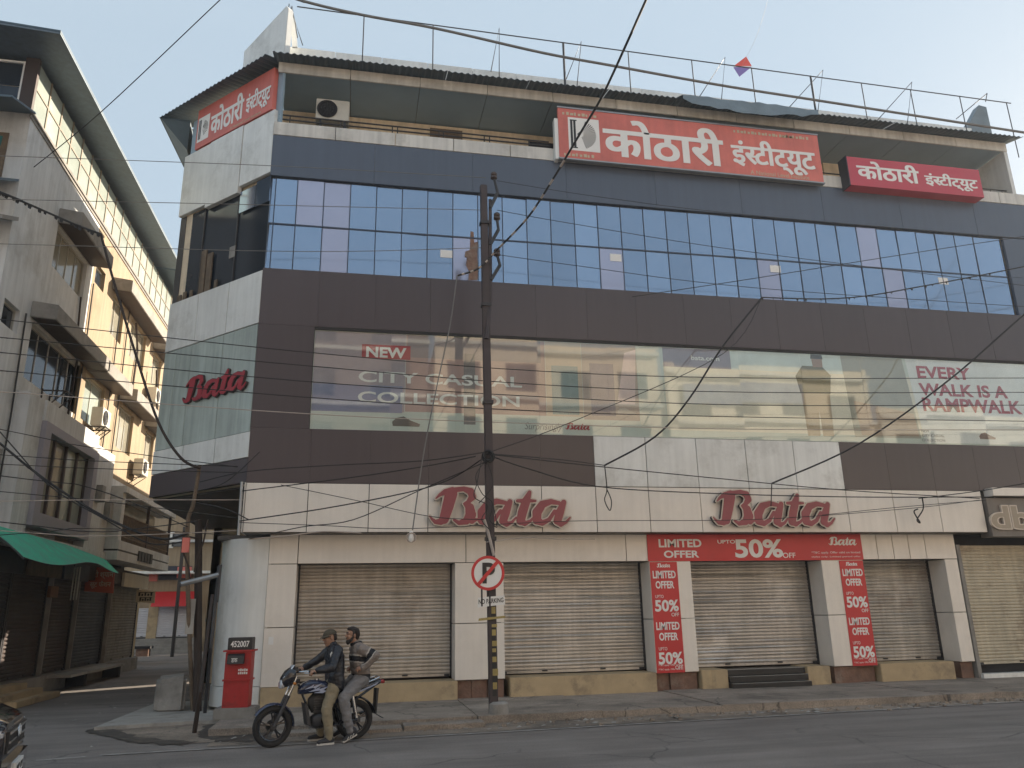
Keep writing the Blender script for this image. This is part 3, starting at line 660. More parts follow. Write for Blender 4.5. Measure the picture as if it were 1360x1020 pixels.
# loose tarpaulin over the eave near the big sign
TP = MB(); n = 16; rt_ = random.Random(5); v = []
for i in range(n+1):
    s = 8.2+(12.2-8.2)*i/n
    for (d, z) in ((-.5, 15.42), (.1, 15.27), (.52, 15.11), (.56, 14.95-.22*math.sin(PI*i/n)-.05*rt_.random())): v.append(MF.p(s, d+rt_.uniform(-.03,.03), z+rt_.uniform(-.01,.06)))
TP.add(v, [(i*4+k, i*4+k+1, i*4+5+k, i*4+4+k) for i in range(n) for k in range(3)])
tag(TP.build('tarpaulin', K['tarp'], smooth=True), 'crumpled blue grey tarpaulin hanging over the roof edge above the big red sign', 'tarpaulin')
# shop next door on the right under the same facade
NB2 = thing('neighbouring_shop', 'closed shop with cream shutter at the right edge under a grey letter sign', 'shop', (17.3, 17.5, 0))
shutter(GF, 15.12, 19.4, .42, 3.3, -.12, K['shutter2'], NB2)
MB().fbox(GF, 15.0, 19.5, -.9, -.2, .12, 3.55).build('shop_wall', K['dark'], NB2)
MB().fbox(GF, 15.05, 19.5, -.1, .12, .12, .22).build('threshold', K['cool'], NB2)
MB().fbox(GF, 15.0, 15.1, -.15, .02, .12, 3.3).build('door_jamb', K['concrete'], NB2)

# ================================================================ SIGNS
# script logo drawn as tapering strokes, turned into outlines
STK = [
 [(1.60,2.00,.07),(1.85,2.25,.13),(2.25,2.48,.22),(2.75,2.55,.30)],
 [(2.66,2.36,.46),(2.43,1.45,.42),(2.18,.62,.36),(1.95,.45,.26),(1.60,.42,.17),(1.35,.62,.11),(1.20,.82,.07)],
 [(2.90,2.62,.20),(3.55,2.70,.20),(4.02,2.52,.28),(4.14,2.15,.28),(3.85,1.80,.18),(3.55,1.68,.10)],
 [(3.55,1.68,.10),(3.95,1.40,.34),(4.02,.92,.40),(3.72,.50,.28),(3.22,.36,.18),(2.86,.56,.11)],
 [(4.10,.50,.24),(4.50,.62,.10)],
 [(6.45,1.76,.17),(5.85,1.86,.22),(5.22,1.66,.30),(4.82,1.10,.36),(4.80,.56,.33),(5.18,.36,.22),(5.68,.60,.17),(6.10,1.20,.15)],
 [(6.78,1.82,.22),(6.48,1.12,.33),(6.28,.52,.31),(6.52,.27,.20),(6.90,.42,.13),(7.20,.75,.09)],
 [(8.20,2.50,.17),(7.95,1.90,.33),(7.66,1.10,.35),(7.52,.52,.33),(7.80,.32,.20),(8.20,.50,.13),(8.50,.80,.09)],
 [(7.32,1.90,.14),(7.90,1.92,.18),(8.60,1.90,.12)],
]
STK += [[(x+3.88, y, r) for x, y, r in L] for L in STK[5:7]]
SEG = [(a, b) for L in STK for a, b in zip(L, L[1:])]
def logo_field(x, y):
    best = 9
    for (ax, ay, ar), (bx, by, br) in SEG:
        if min(ax, bx)-1.2 > x or max(ax, bx)+1.2 < x: continue
        dx, dy = bx-ax, by-ay; t = ((x-ax)*dx+(y-ay)*dy)/(dx*dx+dy*dy); t = 0 if t < 0 else 1 if t > 1 else t
        d = math.hypot(x-ax-t*dx, y-ay-t*dy)-(ar+t*(br-ar))
        if d < best: best = d
    return best
LG = {}
for nm, lv, n in (('rim', .055, 230), ('side', .04, 230), ('face', -.03, 230), ('flat', .0, 110)):
    lo = contour(logo_field, .6, 11.7, -.4, 3.4, n, lv); LG[nm] = (fill_loops(lo), lo)
def logo_sign(F, s, z, width, d, label, group=None, slope=0):
    k = width/9.95; o = thing('script_letter_sign', label, 'sign', F.p(s+width/2, d, z), group=group); s0 = s-1.2*k; z0 = z-.05*k
    plate(F, *LG['side'], s0, z0, k, d, d+.095, slope=slope).build('letter_side', K['logoside'], o)
    plate(F, *LG['rim'], s0, z0, k, d+.09, d+.104, slope=slope).build('letter_rim', K['logorim'], o)
    plate(F, *LG['face'], s0, z0, k, d+.1045, d+.116, slope=slope).build('letter_face', K['logored'], o)
    return o
logo_sign(MF, 1.58, 3.66, 3.16, .03, 'red script shop name on the white band, crossed by the utility pole', 'script shop signs')
logo_sign(MF, 8.17, 3.66, 3.14, .03, 'red script shop name on the white band above the wide red offer banner', 'script shop signs')
cs0, cz0 = CT.px(243, 541, .02); cs1, cz1 = CT.px(327, 528, .02)
o = thing('script_letter_sign', 'red script shop name on the frosted green corner glass', 'sign', CT.p((cs0+cs1)/2, .02, cz0), group='script shop signs')
kk = (cs1-cs0)/9.95
plate(CT, *LG['side'], cs0-1.2*kk, cz0+.02, kk, .0, .05).build('letter_side', K['logoside'], o)
plate(CT, *LG['face'], cs0-1.2*kk, cz0+.02, kk, .0505, .062).build('letter_face', mat('bright_red_letter', (.36,.03,.045), .45, var=.15, vs=3), o)

# --- big faded red institute sign on the balcony parapet
def rect_px(F, x0, y0, x1, y1, d):
    a, zt = F.px(x0, y0, d); b, zb = F.px(x1, y1, d); return a, b, zb, zt
S1 = thing('institute_sign', 'long faded red flex sign with white lettering and a sunburst emblem on the top balcony', 'sign', MF.p(8.5, .2, 13.05))
MB().fbox(MF, 4.80, 12.30, .12, .22, 13.03, 14.53).build('board', K['redsign'], S1)
MB().fbox(MF, 4.70, 4.80, .02, .2, 13.0, 14.2).build('end_board', K['cool'], S1)
for z in (13.015, 14.535): MB().fbox(MF, 4.78, 12.32, .11, .24, z-.02, z+.02).build('frame_bar', K['galv'], S1)
a, _ = MF.px(755, 180, .22); b, _ = MF.px(796, 180, .22); z0, z1 = 13.28, 14.26
em = MB().fbox(MF, a, b, .221, .226, z0, z1).build('emblem_panel', K['paper'], S1)
mb = MB(); w = b-a; h = z1-z0; c = (a+w*.38, z0+h*.5)
for t in (.07, .17): mb.fbox(MF, a+w*t, a+w*(t+.07), .226, .230, z0+h*.1, z1-h*.1)
mb.fbox(MF, a+w*.06, a+w*.28, .226, .231, z1-h*.1, z1-h*.07).fbox(MF, a+w*.06, a+w*.28, .226, .231, z0+h*.07, z0+h*.1)
for i in range(19):
    t = R(-68+i*136/18); mb.fprism(MF, [(c[0]+math.cos(t+e)*rr*w, c[1]+math.sin(t+e)*rr*w) for rr, e in ((.10, 0), (.50, -.028), (.52, .028))], .226, .2305)
mb.fprism(MF, [(a+w*.28, z0+h*.5), (a+w*.36, z0+h*.58), (a+w*.36, z0+h*.42)], .226, .23)
mb.build('emblem_mark', K['blackprint'], em)
a, _ = MF.px(801, 185, .22); b, _ = MF.px(961, 200, .22)
lettering(MF, 'कोठारी', a, 13.20, w=b-a, h=1.16, d=.2245, thick=.004, bold=.018, fat=.016).build('lettering', K['paper'], S1)
a, _ = MF.px(971, 200, .22); b, _ = MF.px(1082, 210, .22)
lettering(MF, 'इंस~टीट्यूट', a, 13.17, w=b-a, h=.98, d=.2245, thick=.004, bold=.018, fat=.016).build('lettering', K['paper'], S1)
a, _ = MF.px(997, 230, .22)
lettering(MF, 'A National Level Institute', a, 13.08, w=1.75, h=.12, d=.2245, thick=.003).build('small_lettering', K['creamsign'], S1)
for s, z, n in ((4.92, 14.32, 9), (9.75, 14.33, 17), (11.2, 14.34, 8), (4.92, 13.1, 8)):      # small print too fine to read: short strokes
    mb = MB()
    for i in range(n): mb.fbox(MF, s+i*.105, s+i*.105+.05+.035*((i*7) % 3)/2, .2245, .2275, z, z+.07+.02*(i % 2))
    mb.build('small_print', K['creamsign'], S1)['kind'] = 'stuff'
# --- second crimson sign
S2 = thing('institute_sign', 'smaller crimson box sign with white lettering at the right end of the balcony', 'sign', MF.p(15, .3, 12.97))
MB().fbox(MF, 13.03, 17.28, .0, .34, 12.97, 13.86).build('sign_box', K['redsign2'], S2)
MB().fbox(MF, 13.0, 13.03, -.02, .345, 12.95, 13.88).build('side_cheek', K['shopblue'], S2)
a, _ = MF.px(1138, 225, .35); b, _ = MF.px(1221, 235, .35)
lettering(MF, 'कोठारी', a, 13.19, w=b-a, h=.58, d=.3445, thick=.004, bold=.018, fat=.016).build('lettering', K['paper'], S2)
a, _ = MF.px(1228, 235, .35); b, _ = MF.px(1298, 243, .35)
lettering(MF, 'इंस~टीट्यूट', a, 13.11, w=b-a, h=.50, d=.3445, thick=.004, bold=.018, fat=.016).build('lettering', K['paper'], S2)
# --- corner banner
S3 = thing('institute_banner', 'red institute banner with white lettering wrapped on the corner under the roof', 'banner', CT.p(-1.6, .05, 13.78))
MB().fbox(CT, -3.16, -.1, -.1, .03, 13.80, 15.0).build('board', K['redsign'], S3)
a, b, z0, z1 = -3.1, -2.62, 13.98, 14.72
em = MB().fbox(CT, a, b, .031, .035, z0, z1).build('emblem_panel', K['paper'], S3)
mb = MB(); w = b-a; h = z1-z0
for t in (.08, .2): mb.fbox(CT, a+w*t, a+w*(t+.08), .035, .038, z0+h*.1, z1-h*.1)
for i in range(13):
    t = R(-66+i*11); mb.fprism(CT, [(a+w*.4+math.cos(t+e)*rr*w, z0+h*.5+math.sin(t+e)*rr*w) for rr, e in ((.10, 0), (.5, -.035), (.52, .035))], .035, .0385)
mb.build('emblem_mark', K['blackprint'], em)
lettering(CT, 'कोठारी', -2.55, 13.98, w=1.35, h=.82, d=.0345, thick=.003, bold=.018, fat=.016).build('lettering', K['paper'], S3)
lettering(CT, 'इंस~टीट्यूट', -1.12, 13.96, w=.95, h=.70, d=.0345, thick=.003, bold=.018, fat=.016).build('lettering', K['paper'], S3)
lettering(CT, 'A National Level Institute', -1.7, 13.84, w=1.2, h=.08, d=.0345, thick=.002).build('small_lettering', K['creamsign'], S3)

# --- shop window billboard behind glass
BB = thing('window_billboard', 'long glazed shop window with printed posters above the sign band', 'billboard', MF.p(8, -.03, 5.8))
MB().fbox(MF, -1.05, 17.9, -.044, -.040, 5.81, 8.17).build('print_sheet', mat('pale_green_print', (.62,.66,.61), .5, var=.06), BB)
MB().fbox(MF, -1.05, 17.9, -.03, -.0, 8.11, 8.178).build('top_shadow_gap', K['joint'], BB)  # dark strip colours in the shadow gap along the window top
def area(pts, col, layer=0, name='print_area'):
    d = -.0385+layer*.0012
    return MB().fprism(MF, [MF.px(a, b, d) if a > 30 else (a, b) for a, b in pts], d-.0006, d).build(name, mat('print_'+str(len(bpy.data.materials)), col, .5, var=.12, vs=1.2), BB)
area([(-1.04,6.24),(1.0,6.24),(1.0,8.1),(-1.04,8.1)], (0.407,0.341,0.371)); area([(-1.04,6.22),(.95,6.22),(.95,6.85),(-1.04,6.85)], (0.278,0.283,0.410), 1)
area([(1.01,6.26),(4.3,6.26),(4.3,8.1),(1.01,8.1)], (0.466,0.321,0.298)); area([(1.05,7.55),(4.2,7.55),(4.2,8.1),(1.05,8.1)], (0.318,0.264,0.270), 1)  # brick tone is part poster, part painted reflection of houses opposite
area([(2.35,6.0),(2.62,6.0),(2.62,7.7),(2.35,7.7)], (0.246,0.215,0.210), 2)
area([(4.31,6.26),(5.2,6.26),(5.2,8.1),(4.31,8.1)], (0.600,0.492,0.396)); area([(4.45,6.3),(5.1,6.3),(5.1,7.5),(4.45,7.5)], (0.293,0.364,0.364), 1)
area([(5.21,6.2),(6.6,6.2),(6.6,8.1),(5.21,8.1)], (0.516,0.420,0.372)); area([(5.4,6.3),(6.0,6.3),(6.0,7.6),(5.4,7.6)], (0.306,0.258,0.294), 1); area([(6.05,6.6),(6.5,6.6),(6.6,8.0),(6.3,7.9)], (0.806,0.638,0.614), 1)
area([(6.62,6.0),(7.3,6.0),(7.2,8.1),(6.62,8.1)], (0.710,0.710,0.638)); area([(7.3,7.6),(9.1,7.6),(9.1,8.1),(7.3,8.1)], (0.338,0.290,0.338))
area([(7.3,6.0),(15.0,6.0),(15.0,7.6),(7.3,7.6)], (0.817,0.758,0.649)); area([(9.1,7.6),(12.2,7.6),(12.2,8.1),(9.1,8.1)], (0.694,0.755,0.731), 0)
area([(12.3,5.95),(14.2,5.95),(14.0,8.1),(12.2,8.1)], (0.437,0.413,0.354), 1); area([(12.5,6.0),(14.15,6.0),(14.1,6.6),(12.4,6.9)], (0.466,0.346,0.274), 2)
area([(14.3,5.85),(17.85,5.85),(17.85,8.1),(14.1,8.1)], (0.820,0.820,0.820), 1)
# printed man in an olive jacket, flat print on the sheet
mx = 11.35
area([(mx-.42,7.05),(mx+.42,7.05),(mx+.5,7.55),(mx+.28,7.78),(mx-.28,7.78),(mx-.5,7.5)], (0.205,0.180,0.105), 2); area([(mx-.36,5.95),(mx-.02,5.95),(mx+.04,6.6),(mx+.06,5.95),(mx+.36,5.95),(mx+.4,7.05),(mx-.4,7.05)], (0.505,0.392,0.280), 2)
area([(mx+.02,7.76),(mx+.3,7.76),(mx+.31,8.06),(mx+.0,8.06)], (0.405,0.255,0.180), 3); area([(mx-.02,7.98),(mx+.33,7.98),(mx+.31,8.1),(mx+.0,8.1)], (0.092,0.080,0.068), 4)
# printed shoes: flat outlines
def shoe(s, z, k, col): area([(s, z), (s+.62*k, z), (s+.64*k, z+.06*k), (s+.40*k, z+.15*k), (s+.25*k, z+.24*k), (s+.08*k, z+.20*k), (s-.02*k, z+.1*k)], col, 3, 'printed_shoe')
shoe(.75, 5.92, .95, (0.180,0.142,0.118)); shoe(6.05, 6.35, .7, (0.593,0.530,0.480)); shoe(15.95, 5.98, .75, (0.305,0.205,0.180))
a, b, z0, z1 = rect_px(MF, 481, 457, 545, 478, -.036); MB().fbox(MF, a, b, -.0375, -.0345, z0, z1).build('red_flash', mat('print_flash', (.40,.04,.05), .5, var=.2, vs=2), BB)
def bbtext(body, x0, yb, x1, yt, m, bold=.02, shear=0):
    a, z0 = MF.px(x0, yb, -.033); b, z1 = MF.px(x1, yt+(x1-x0)*.045, -.033)
    lettering(MF, body, a, z0, w=b-a, h=z1-z0, d=-.0325, thick=.0015, bold=bold, shear=shear).build('lettering', K[m], BB)
bbtext('NEW', 486, 474, 540, 460, 'paper', .035); bbtext('CITY CASUAL', 476, 507, 693, 491, 'paper', .02); bbtext('COLLECTION', 475, 534, 690, 517, 'paper', .02)
bbtext('bata.com', 918, 478, 955, 472, 'paper', .02); bbtext('Surprisingly', 697, 573, 747, 560, 'greyprint', .0, .3)
bbtext('EVERY', 1219, 502, 1287, 486, 'redprint', .03); bbtext('WALK IS A', 1222, 525, 1336, 508, 'redprint', .03); bbtext('RAMPWALK', 1227, 546, 1355, 527, 'redprint', .03)
bbtext('NEW', 1224, 574, 1234, 570, 'greyprint', .02); bbtext('CITY CASUAL', 1225, 580, 1254, 576, 'greyprint', .01); bbtext('COLLECTION', 1225, 586, 1255, 582, 'greyprint', .01)
a, z0 = MF.px(751, 571, -.033); b, _ = MF.px(784, 571, -.033); k = (b-a)/9.95
plate(MF, *LG['flat'], a-1.2*k, z0, k, -.034, -.0325).build('script_print', K['redprint'], BB)
for i in range(11):
    a = -1.05+i*18.95/11; w = 18.95/11/2-.004
    me = MB().box(-w, w, -.003, .003, -1.15, 1.15).mesh('pane'); me.materials.append(K['bbglass'])
    o = link('pane', me, BB, loc=MF.p(a+18.95/22, -.014, 6.965)); o.rotation_euler = (rg.gauss(0, .003), 0, rg.gauss(0, .0035))

# --- red offer banners
def offer_strip(s0, s1, label):
    o = thing('offer_banner', label, 'banner', GF.p((s0+s1)/2, .02, .5), group='tall red offer banners')
    MB().fbox(GF, s0, s1, .008, .018, .50, 2.93).build('vinyl', K['red'], o)
    w = s1-s0; c = (s0+s1)/2; P_ = K['paper']
    k = w*.5/9.95; plate(GF, *LG['flat'], c-w*.25-1.2*k, 2.80, k, .019, .021).build('script_print', P_, o)
    kw = dict(d=.021, thick=.002)
    for zb in (2.42, 1.28):
        lettering(GF, 'LIMITED', c, zb+.14, w=w*.84, h=.17, bold=.03, anchor='c', **kw).build('lettering', P_, o)
        lettering(GF, 'OFFER', c, zb-.09, w=w*.68, h=.17, bold=.03, anchor='c', **kw).build('lettering', P_, o)
        lettering(GF, 'UPTO', s0+w*.12, zb-.30, w=w*.3, h=.07, **kw).build('lettering', P_, o)
        lettering(GF, '50%', c+.01, zb-.60, w=w*.86, h=.26, bold=.03, anchor='c', **kw).build('lettering', P_, o)
        lettering(GF, 'OFF', s0+w*.66, zb-.71, w=w*.28, h=.08, bold=.01, **kw).build('lettering', P_, o)
    for z in (.64, .55): lettering(GF, '*T&C apply. Offer valid on', s0+w*.06, z, w=w*.88, h=.045, **kw).build('small_print', P_, o)
offer_strip(6.75, 7.42, 'tall red offer banner on the pillar left of the steps'); offer_strip(11.64, 12.29, 'tall red offer banner on the pillar right of the steps')
o = thing('offer_banner', 'wide red offer banner on the lintel over the entrance shutter', 'banner', GF.p(9.5, .02, 2.95))
MB().fbox(GF, 6.72, 12.32, .006, .020, 2.945, 3.565).build('vinyl', K['red'], o)
def gt(body, x0, yb, x1, yt, bold=.02, nm='lettering'):
    a, z0 = GF.px(x0, yb, .02); b, z1 = GF.px(x1, yt, .02); lettering(GF, body, a, z0, w=b-a, h=z1-z0, d=.0235, thick=.002, bold=bold).build(nm, K['paper'], o)
    if nm != 'lettering': bpy.context.scene.collection.objects[-1]['kind'] = 'stuff'
gt('LIMITED', 875, 727, 931, 716, .03); gt('OFFER', 882, 741, 928, 731, .03); gt('UPTO', 953, 722, 976, 717); gt('50%', 977, 741, 1038, 716, .03); gt('OFF', 1040, 741, 1056, 734, .01)
gt('*T&C apply. Offer valid on limited', 1078, 736, 1142, 732, .0, 'small_print'); gt('styles only. Limited period offer', 1078, 741, 1143, 738, .0, 'small_print')
a, z0 = GF.px(1101, 725, .02); b, _ = GF.px(1138, 725, .02); k = (b-a)/9.95; plate(GF, *LG['flat'], a-1.2*k, z0, k, .0215, .0235).build('script_print', K['paper'], o)
# --- neighbour's sign
S4 = thing('letter_sign', 'grey fascia with pale rounded letters at the right edge', 'sign', MF.p(17.4, .1, 3.5))
MB().fbox(MF, 15.66, 19.6, -.3, .10, 3.46, 4.42).build('fascia_board', mat('warm_grey_fascia', (.19,.17,.155), .5, var=.1, streak=.1), S4)
MB().fbox(MF, 15.75, 19.6, -.1, .26, 4.46, 4.66).build('strip_light_box', K['white'], S4)
a, z0 = MF.px(1317, 704, .14); b, z1 = MF.px(1366, 671, .14)
lettering(MF, 'db', a, z0, w=b-a, h=z1-z0, d=.165, thick=.06, bold=.05).build('letter_rim', K['logorim'], S4)
lettering(MF, 'db', a+.03, z0+.03, w=b-a-.06, h=z1-z0-.06, d=.17, thick=.004, bold=.02).build('letter_face', mat('letter_tan_face', (.36,.30,.23), .5, var=.1), S4)

# ================================================================ LEFT BUILDING ALONG THE LANE
def holed_wall(F, s0, s1, z0, z1, holes, depth, d=0.0):
    mb = MB(); S = sorted({s0, s1, *[h[0] for h in holes], *[h[1] for h in holes]}); Z = sorted({z0, z1, *[h[2] for h in holes], *[h[3] for h in holes]})
    for a, b in zip(S, S[1:]):
        for c, e in zip(Z, Z[1:]):
            if any(h[0] <= a and b <= h[1] and h[2] <= c and e <= h[3] for h in holes): continue
            mb.quad(F.p(a, d, c), F.p(b, d, c), F.p(b, d, e), F.p(a, d, e))
    for a, b, c, e in holes:
        P = lambda s, z, k: F.p(s, d-k, z)
        for (p, q) in (((a, c), (b, c)), ((b, c), (b, e)), ((b, e), (a, e)), ((a, e), (a, c))):
            mb.quad(P(*p, 0), P(*q, 0), P(*q, depth), P(*p, depth))
    return mb
def window(F, a, b, c, e, depth, parent, n=3, pm='pane', fm='alum', rows=1, d=0.0):
    w = MB()
    for s in (a, b-.05): w.fbox(F, s, s+.05, d-depth, d-depth+.06, c, e)
    for z in (c, e-.05): w.fbox(F, a+.05, b-.05, d-depth, d-depth+.055, z, z+.05)
    o = w.build('window', K[fm], parent)
    for i in range(n):
        for j in range(rows):
            x0 = a+.05+(b-a-.1)*i/n; x1 = a+.05+(b-a-.1)*(i+1)/n; y0 = c+.05+(e-c-.1)*j/rows; y1 = c+.05+(e-c-.1)*(j+1)/rows
            MB().fbox(F, x0+.012, x1-.012, d-depth+.012, d-depth+.022, y0+.012, y1-.012).build('pane', K[pm], o)
    for i in range(1, n): MB().fbox(F, a+.05+(b-a-.1)*i/n-.011, a+.05+(b-a-.1)*i/n+.011, d-depth+.01, d-depth+.045, c+.05, e-.05).build('glazing_bar', K[fm], o)
    return o
LN = thing('lane_building', 'weathered cream and grey lane building at left with a glazed top storey', 'building', (-14, 26, 0))  # grey and cream are shade and sunlight coloured into one wall
S0, S1, ZT = 18.45, 34.7, 13.95
WIN = [(21.0,23.5,11.0,12.2), (20.4,24.3,7.7,9.15), (26.2,27.5,11.0,12.35), (28.5,30.6,11.0,12.35), (24.7,26.6,7.7,9.1), (28.3,30.2,7.6,9.1), (31.8,33.2,10.9,12.2), (32.0,33.4,7.7,9.0), (24.25,25.15,11.95,12.6), (18.75,19.65,8.55,9.15)]
holed_wall(LB, S0, 24.02, 3.9, ZT, [w for w in WIN if w[1] < 24.4 and w[1] != 24.3]+[(20.4,24.02,7.7,9.15)], .18).build('wall', K['wallgrey'], LN)  # shaded part of the lane wall, its shade coloured in as grey
holed_wall(LB, 24.02, S1, 3.9, ZT, [w for w in WIN if w[0] > 24.1]+[(24.02,24.3,7.7,9.15)], .18).build('wall', K['wallcream'], LN)  # sunlit part of the same wall, its warm light coloured in as cream
MB().box(-20, XL-.2, S0+.05, S1-.02, 3.9, ZT-.02).build('wall_core', K['wallgrey'], LN)
for (a, b, c, e), n, pm in zip(WIN, (4, 5, 2, 3, 2, 3, 2, 2, 1, 1), ('pane','darkglass','pane','pane','frost','pane','pane','pane','darkglass','darkglass')): window(LB, a+.004, b-.004, c+.004, e-.004, .16, LN, n, pm)
def chajja(a, b, z, m='concrete', dep=.62):
    P = LB.p; MB().prism([P(a, .004, z-.08), P(a, dep, z-.14), P(a, dep, z+.26), P(a, .004, z+.34)], (0, b-a, 0)).build('window_hood', K[m], LN, bevel=.012); MB().prism([P(a+.05, .03, z-.10), P(a+.05, dep-.03, z-.15), P(a+.05, dep-.03, z-.144), P(a+.05, .03, z-.084)], (0, b-a-.1, 0)).build('hood_underside', K['shopbrown'], LN)
for a, b, z in ((20.9,23.75,12.32), (20.2,24.75,9.32), (25.9,31.3,12.5), (24.6,27.4,9.28), (28.0,31.3,9.3), (31.7,33.7,9.2), (31.6,33.6,12.36)): chajja(a, b, z)
# ledge under the glazed storey
for k, (z0, z1, d) in enumerate(((13.76, 13.84, .03), (13.845, 13.93, .065))): MB().fbox(LB, S0-.1, S1, .003, d, z0, z1).build('ledge', K['concrete'], LN)
# glazed top storey: two rows of panes along the lane, one bay on the road side
MB().box(-20, XL-.12, S0+.12, S1, 13.96, 15.4).build('top_storey_core', K['buff'], LN)
n = 19; w = (S1-S0-.1)/n
for i in range(n):
    for z0, z1 in ((13.98, 14.66), (14.72, 15.42)):
        MB().fbox(LB, S0+.05+i*w+.03, S0+.05+(i+1)*w-.03, -.06, -.045, z0, z1).build('pane', K['frost'], LN)
for i in range(n+1): MB().fbox(LB, S0+.05+i*w-.03, S0+.05+i*w+.03, -.045, -.022, 13.96, 15.45).build('glazing_bar', K['barbrown'], LN)
MB().fbox(LB, S0, S1, -.044, -.024, 14.665, 14.715).build('glazing_transom', K['barbrown'], LN)
RF = Frame((0, S0), (1, 0), (0, -1))       # road side of the same building
window(RF, -11.6, XL-.35, 13.98, 15.42, .1, LN, 4, 'darkglass', 'paper', 2)
MB().box(XL-.33, XL-.02, S0-.02, S0+.1, 13.96, 15.5).build('corner_post', K['shopbrown'], LN)
# roof: sloping sheet with deep eaves
for (z, m, nm) in ((15.5, 'tin', 'eave_soffit'), (15.56, 'tindark', 'roof_sheet')):
    MB().hexa([(XL+.82, S0-1.15, z-.08), (XL+.82, 31.5, z+.18), (-20, 31.5, z+1.2), (-20, S0-1.15, z+.7), (XL+.82, S0-1.15, z-.03), (XL+.82, 31.5, z+.23), (-20, 31.5, z+1.25), (-20, S0-1.15, z+.75)]).build(nm, K[m], LN)
MB().hexa([(XL+.78, 31.55, 15.66), (XL+.4, 36, 15.6), (-20, 36, 16.6), (-20, 31.55, 16.6), (XL+.78, 31.55, 15.74), (XL+.4, 36, 15.68), (-20, 36, 16.7), (-20, 31.55, 16.7)]).build('roof_sheet', K['tindark'], LN)
# road side face with two tin hoods and a shaded balcony
MB().box(-20, XL-.004, S0-.0, S0+.045, 3.9, 13.94).build('road_side_wall', K['wallgrey'], LN)
MB().hexa([(-13, 17.0, 13.25), (-8.02, 17.0, 13.35), (-8.1, S0, 13.9), (-13, S0, 13.9), (-13, 17.0, 13.3), (-8.02, 17.0, 13.4), (-8.1, S0, 13.95), (-13, S0, 13.95)]).build('tin_hood', K['tindark'], LN)
MB().box(-13, -8.6, S0-.03, S0-.004, 12.1, 13.3).build('timber_infill', K['wood'], LN)
MB().hexa([(-13, 17.4, 11.6), (-8.15, 17.4, 11.45), (-8.2, S0-.04, 12.0), (-13, S0-.04, 12.1), (-13, 17.4, 11.66), (-8.15, 17.4, 11.51), (-8.2, S0-.04, 12.06), (-13, S0-.04, 12.16)]).build('tin_hood', K['tindark'], LN)
MB().hexa([(-12, 17.2, 10.75), (-8.0, 17.5, 10.55), (-8.05, S0-.05, 10.95), (-12, S0-.05, 11.1), (-12, 17.2, 10.85), (-8.0, 17.5, 10.65), (-8.05, S0-.05, 11.05), (-12, S0-.05, 11.2)]).build('tin_hood', K['concrete'], LN)
for z in (4.6, 7.6): window(RF, -11.0, -9.0, z, z+1.5, -.02, LN, 3, 'darkglass', 'alum')
# projecting bay with lavender frame and four panes
bay = MB()
for a, b, z0, z1 in ((21.15,25.5,4.15,4.5), (21.15,25.5,6.55,6.78), (21.15,21.55,4.5,6.55), (25.15,25.5,4.5,6.55)): bay.fbox(LB, a, b, .005, .42, z0, z1)
bayo = bay.build('bay_frame', K['lavender'], LN)
MB().fbox(LB, 21.5, 25.2, .006, .08, 4.45, 6.6).build('bay_back', K['dark'], bayo)
for i in range(4): MB().fbox(LB, 21.6+i*.9, 22.42+i*.9, .16, .175, 4.52, 6.53).build('pane', K['pane' if i < 2 else 'frost'], bayo)
for i in range(5): MB().fbox(LB, 21.52+i*.9-.02, 21.58+i*.9+.02, .15, .24, 4.5, 6.55).build('glazing_bar', K['shopbrown'], bayo)
MB().fbox(LB, 20.2, 21.14, .004, .30, 3.95, 7.3).build('pilaster', K['wallgrey'], LN); MB().fbox(LB, 25.52, 27.5, .004, .30, 3.95, 7.1).build('pilaster', K['wallgrey'], LN)
MB().fbox(LB, 21.15, 25.5, .004, .36, 6.79, 7.32).build('bay_parapet', K['wallgrey'], LN)
MB().fbox(LB, S0, 27.55, .004, .36, 3.62, 3.94).build('floor_fascia', K['wallgrey'], LN)
# balcony house front at the far end
MB().fbox(LB, 27.6, 35.4, -1.0, .05, 6.25, 6.5).build('balcony_roof', K['wallgrey'], LN); MB().fbox(LB, 27.6, 35.2, .05, .75, 5.92, 6.12).build('balcony_canopy', K['wallgrey'], LN)
MB().fbox(LB, 27.6, 35.0, .004, .70, 3.74, 4.02).build('balcony_slab', K['wallgrey'], LN); MB().fbox(LB, 27.6, 35.0, .004, .70, 4.08, 4.36).build('balcony_slab', K['wallgrey'], LN)
MB().fbox(LB, 27.62, 34.98, .004, .67, 4.02, 4.08).build('black_stripe', K['blackprint'], LN)
MB().fbox(LB, 27.7, 34.9, .004, .02, 4.36, 5.9).build('balcony_door', K['pane'], LN); MB().fbox(LB, 27.6, 27.95, .004, .66, 4.36, 5.92).build('balcony_pier', K['wallgrey'], LN)
for s in (31.2, 34.8): MB().fbox(LB, s, s+.09, .58, .67, 4.36, 5.92).build('balcony_post', K['shopbrown'], LN)
mb = MB()
for i in range(54): s = 28.0+i*.125; mb.fbox(LB, s, s+.03, .62, .645, 4.36, 5.25)
for z in (4.5, 4.85, 5.22): mb.fbox(LB, 27.96, 34.8, .615, .65, z, z+.035)
rl = mb.build('balcony_railing', K['wood'], LN)
for i in range(5): s = 30.1+i*.42; MB().fbox(LB, s, s+.32, .703, .74, 3.86+.0, 4.2).build('black_letter_block', K['blackprint'], LN)
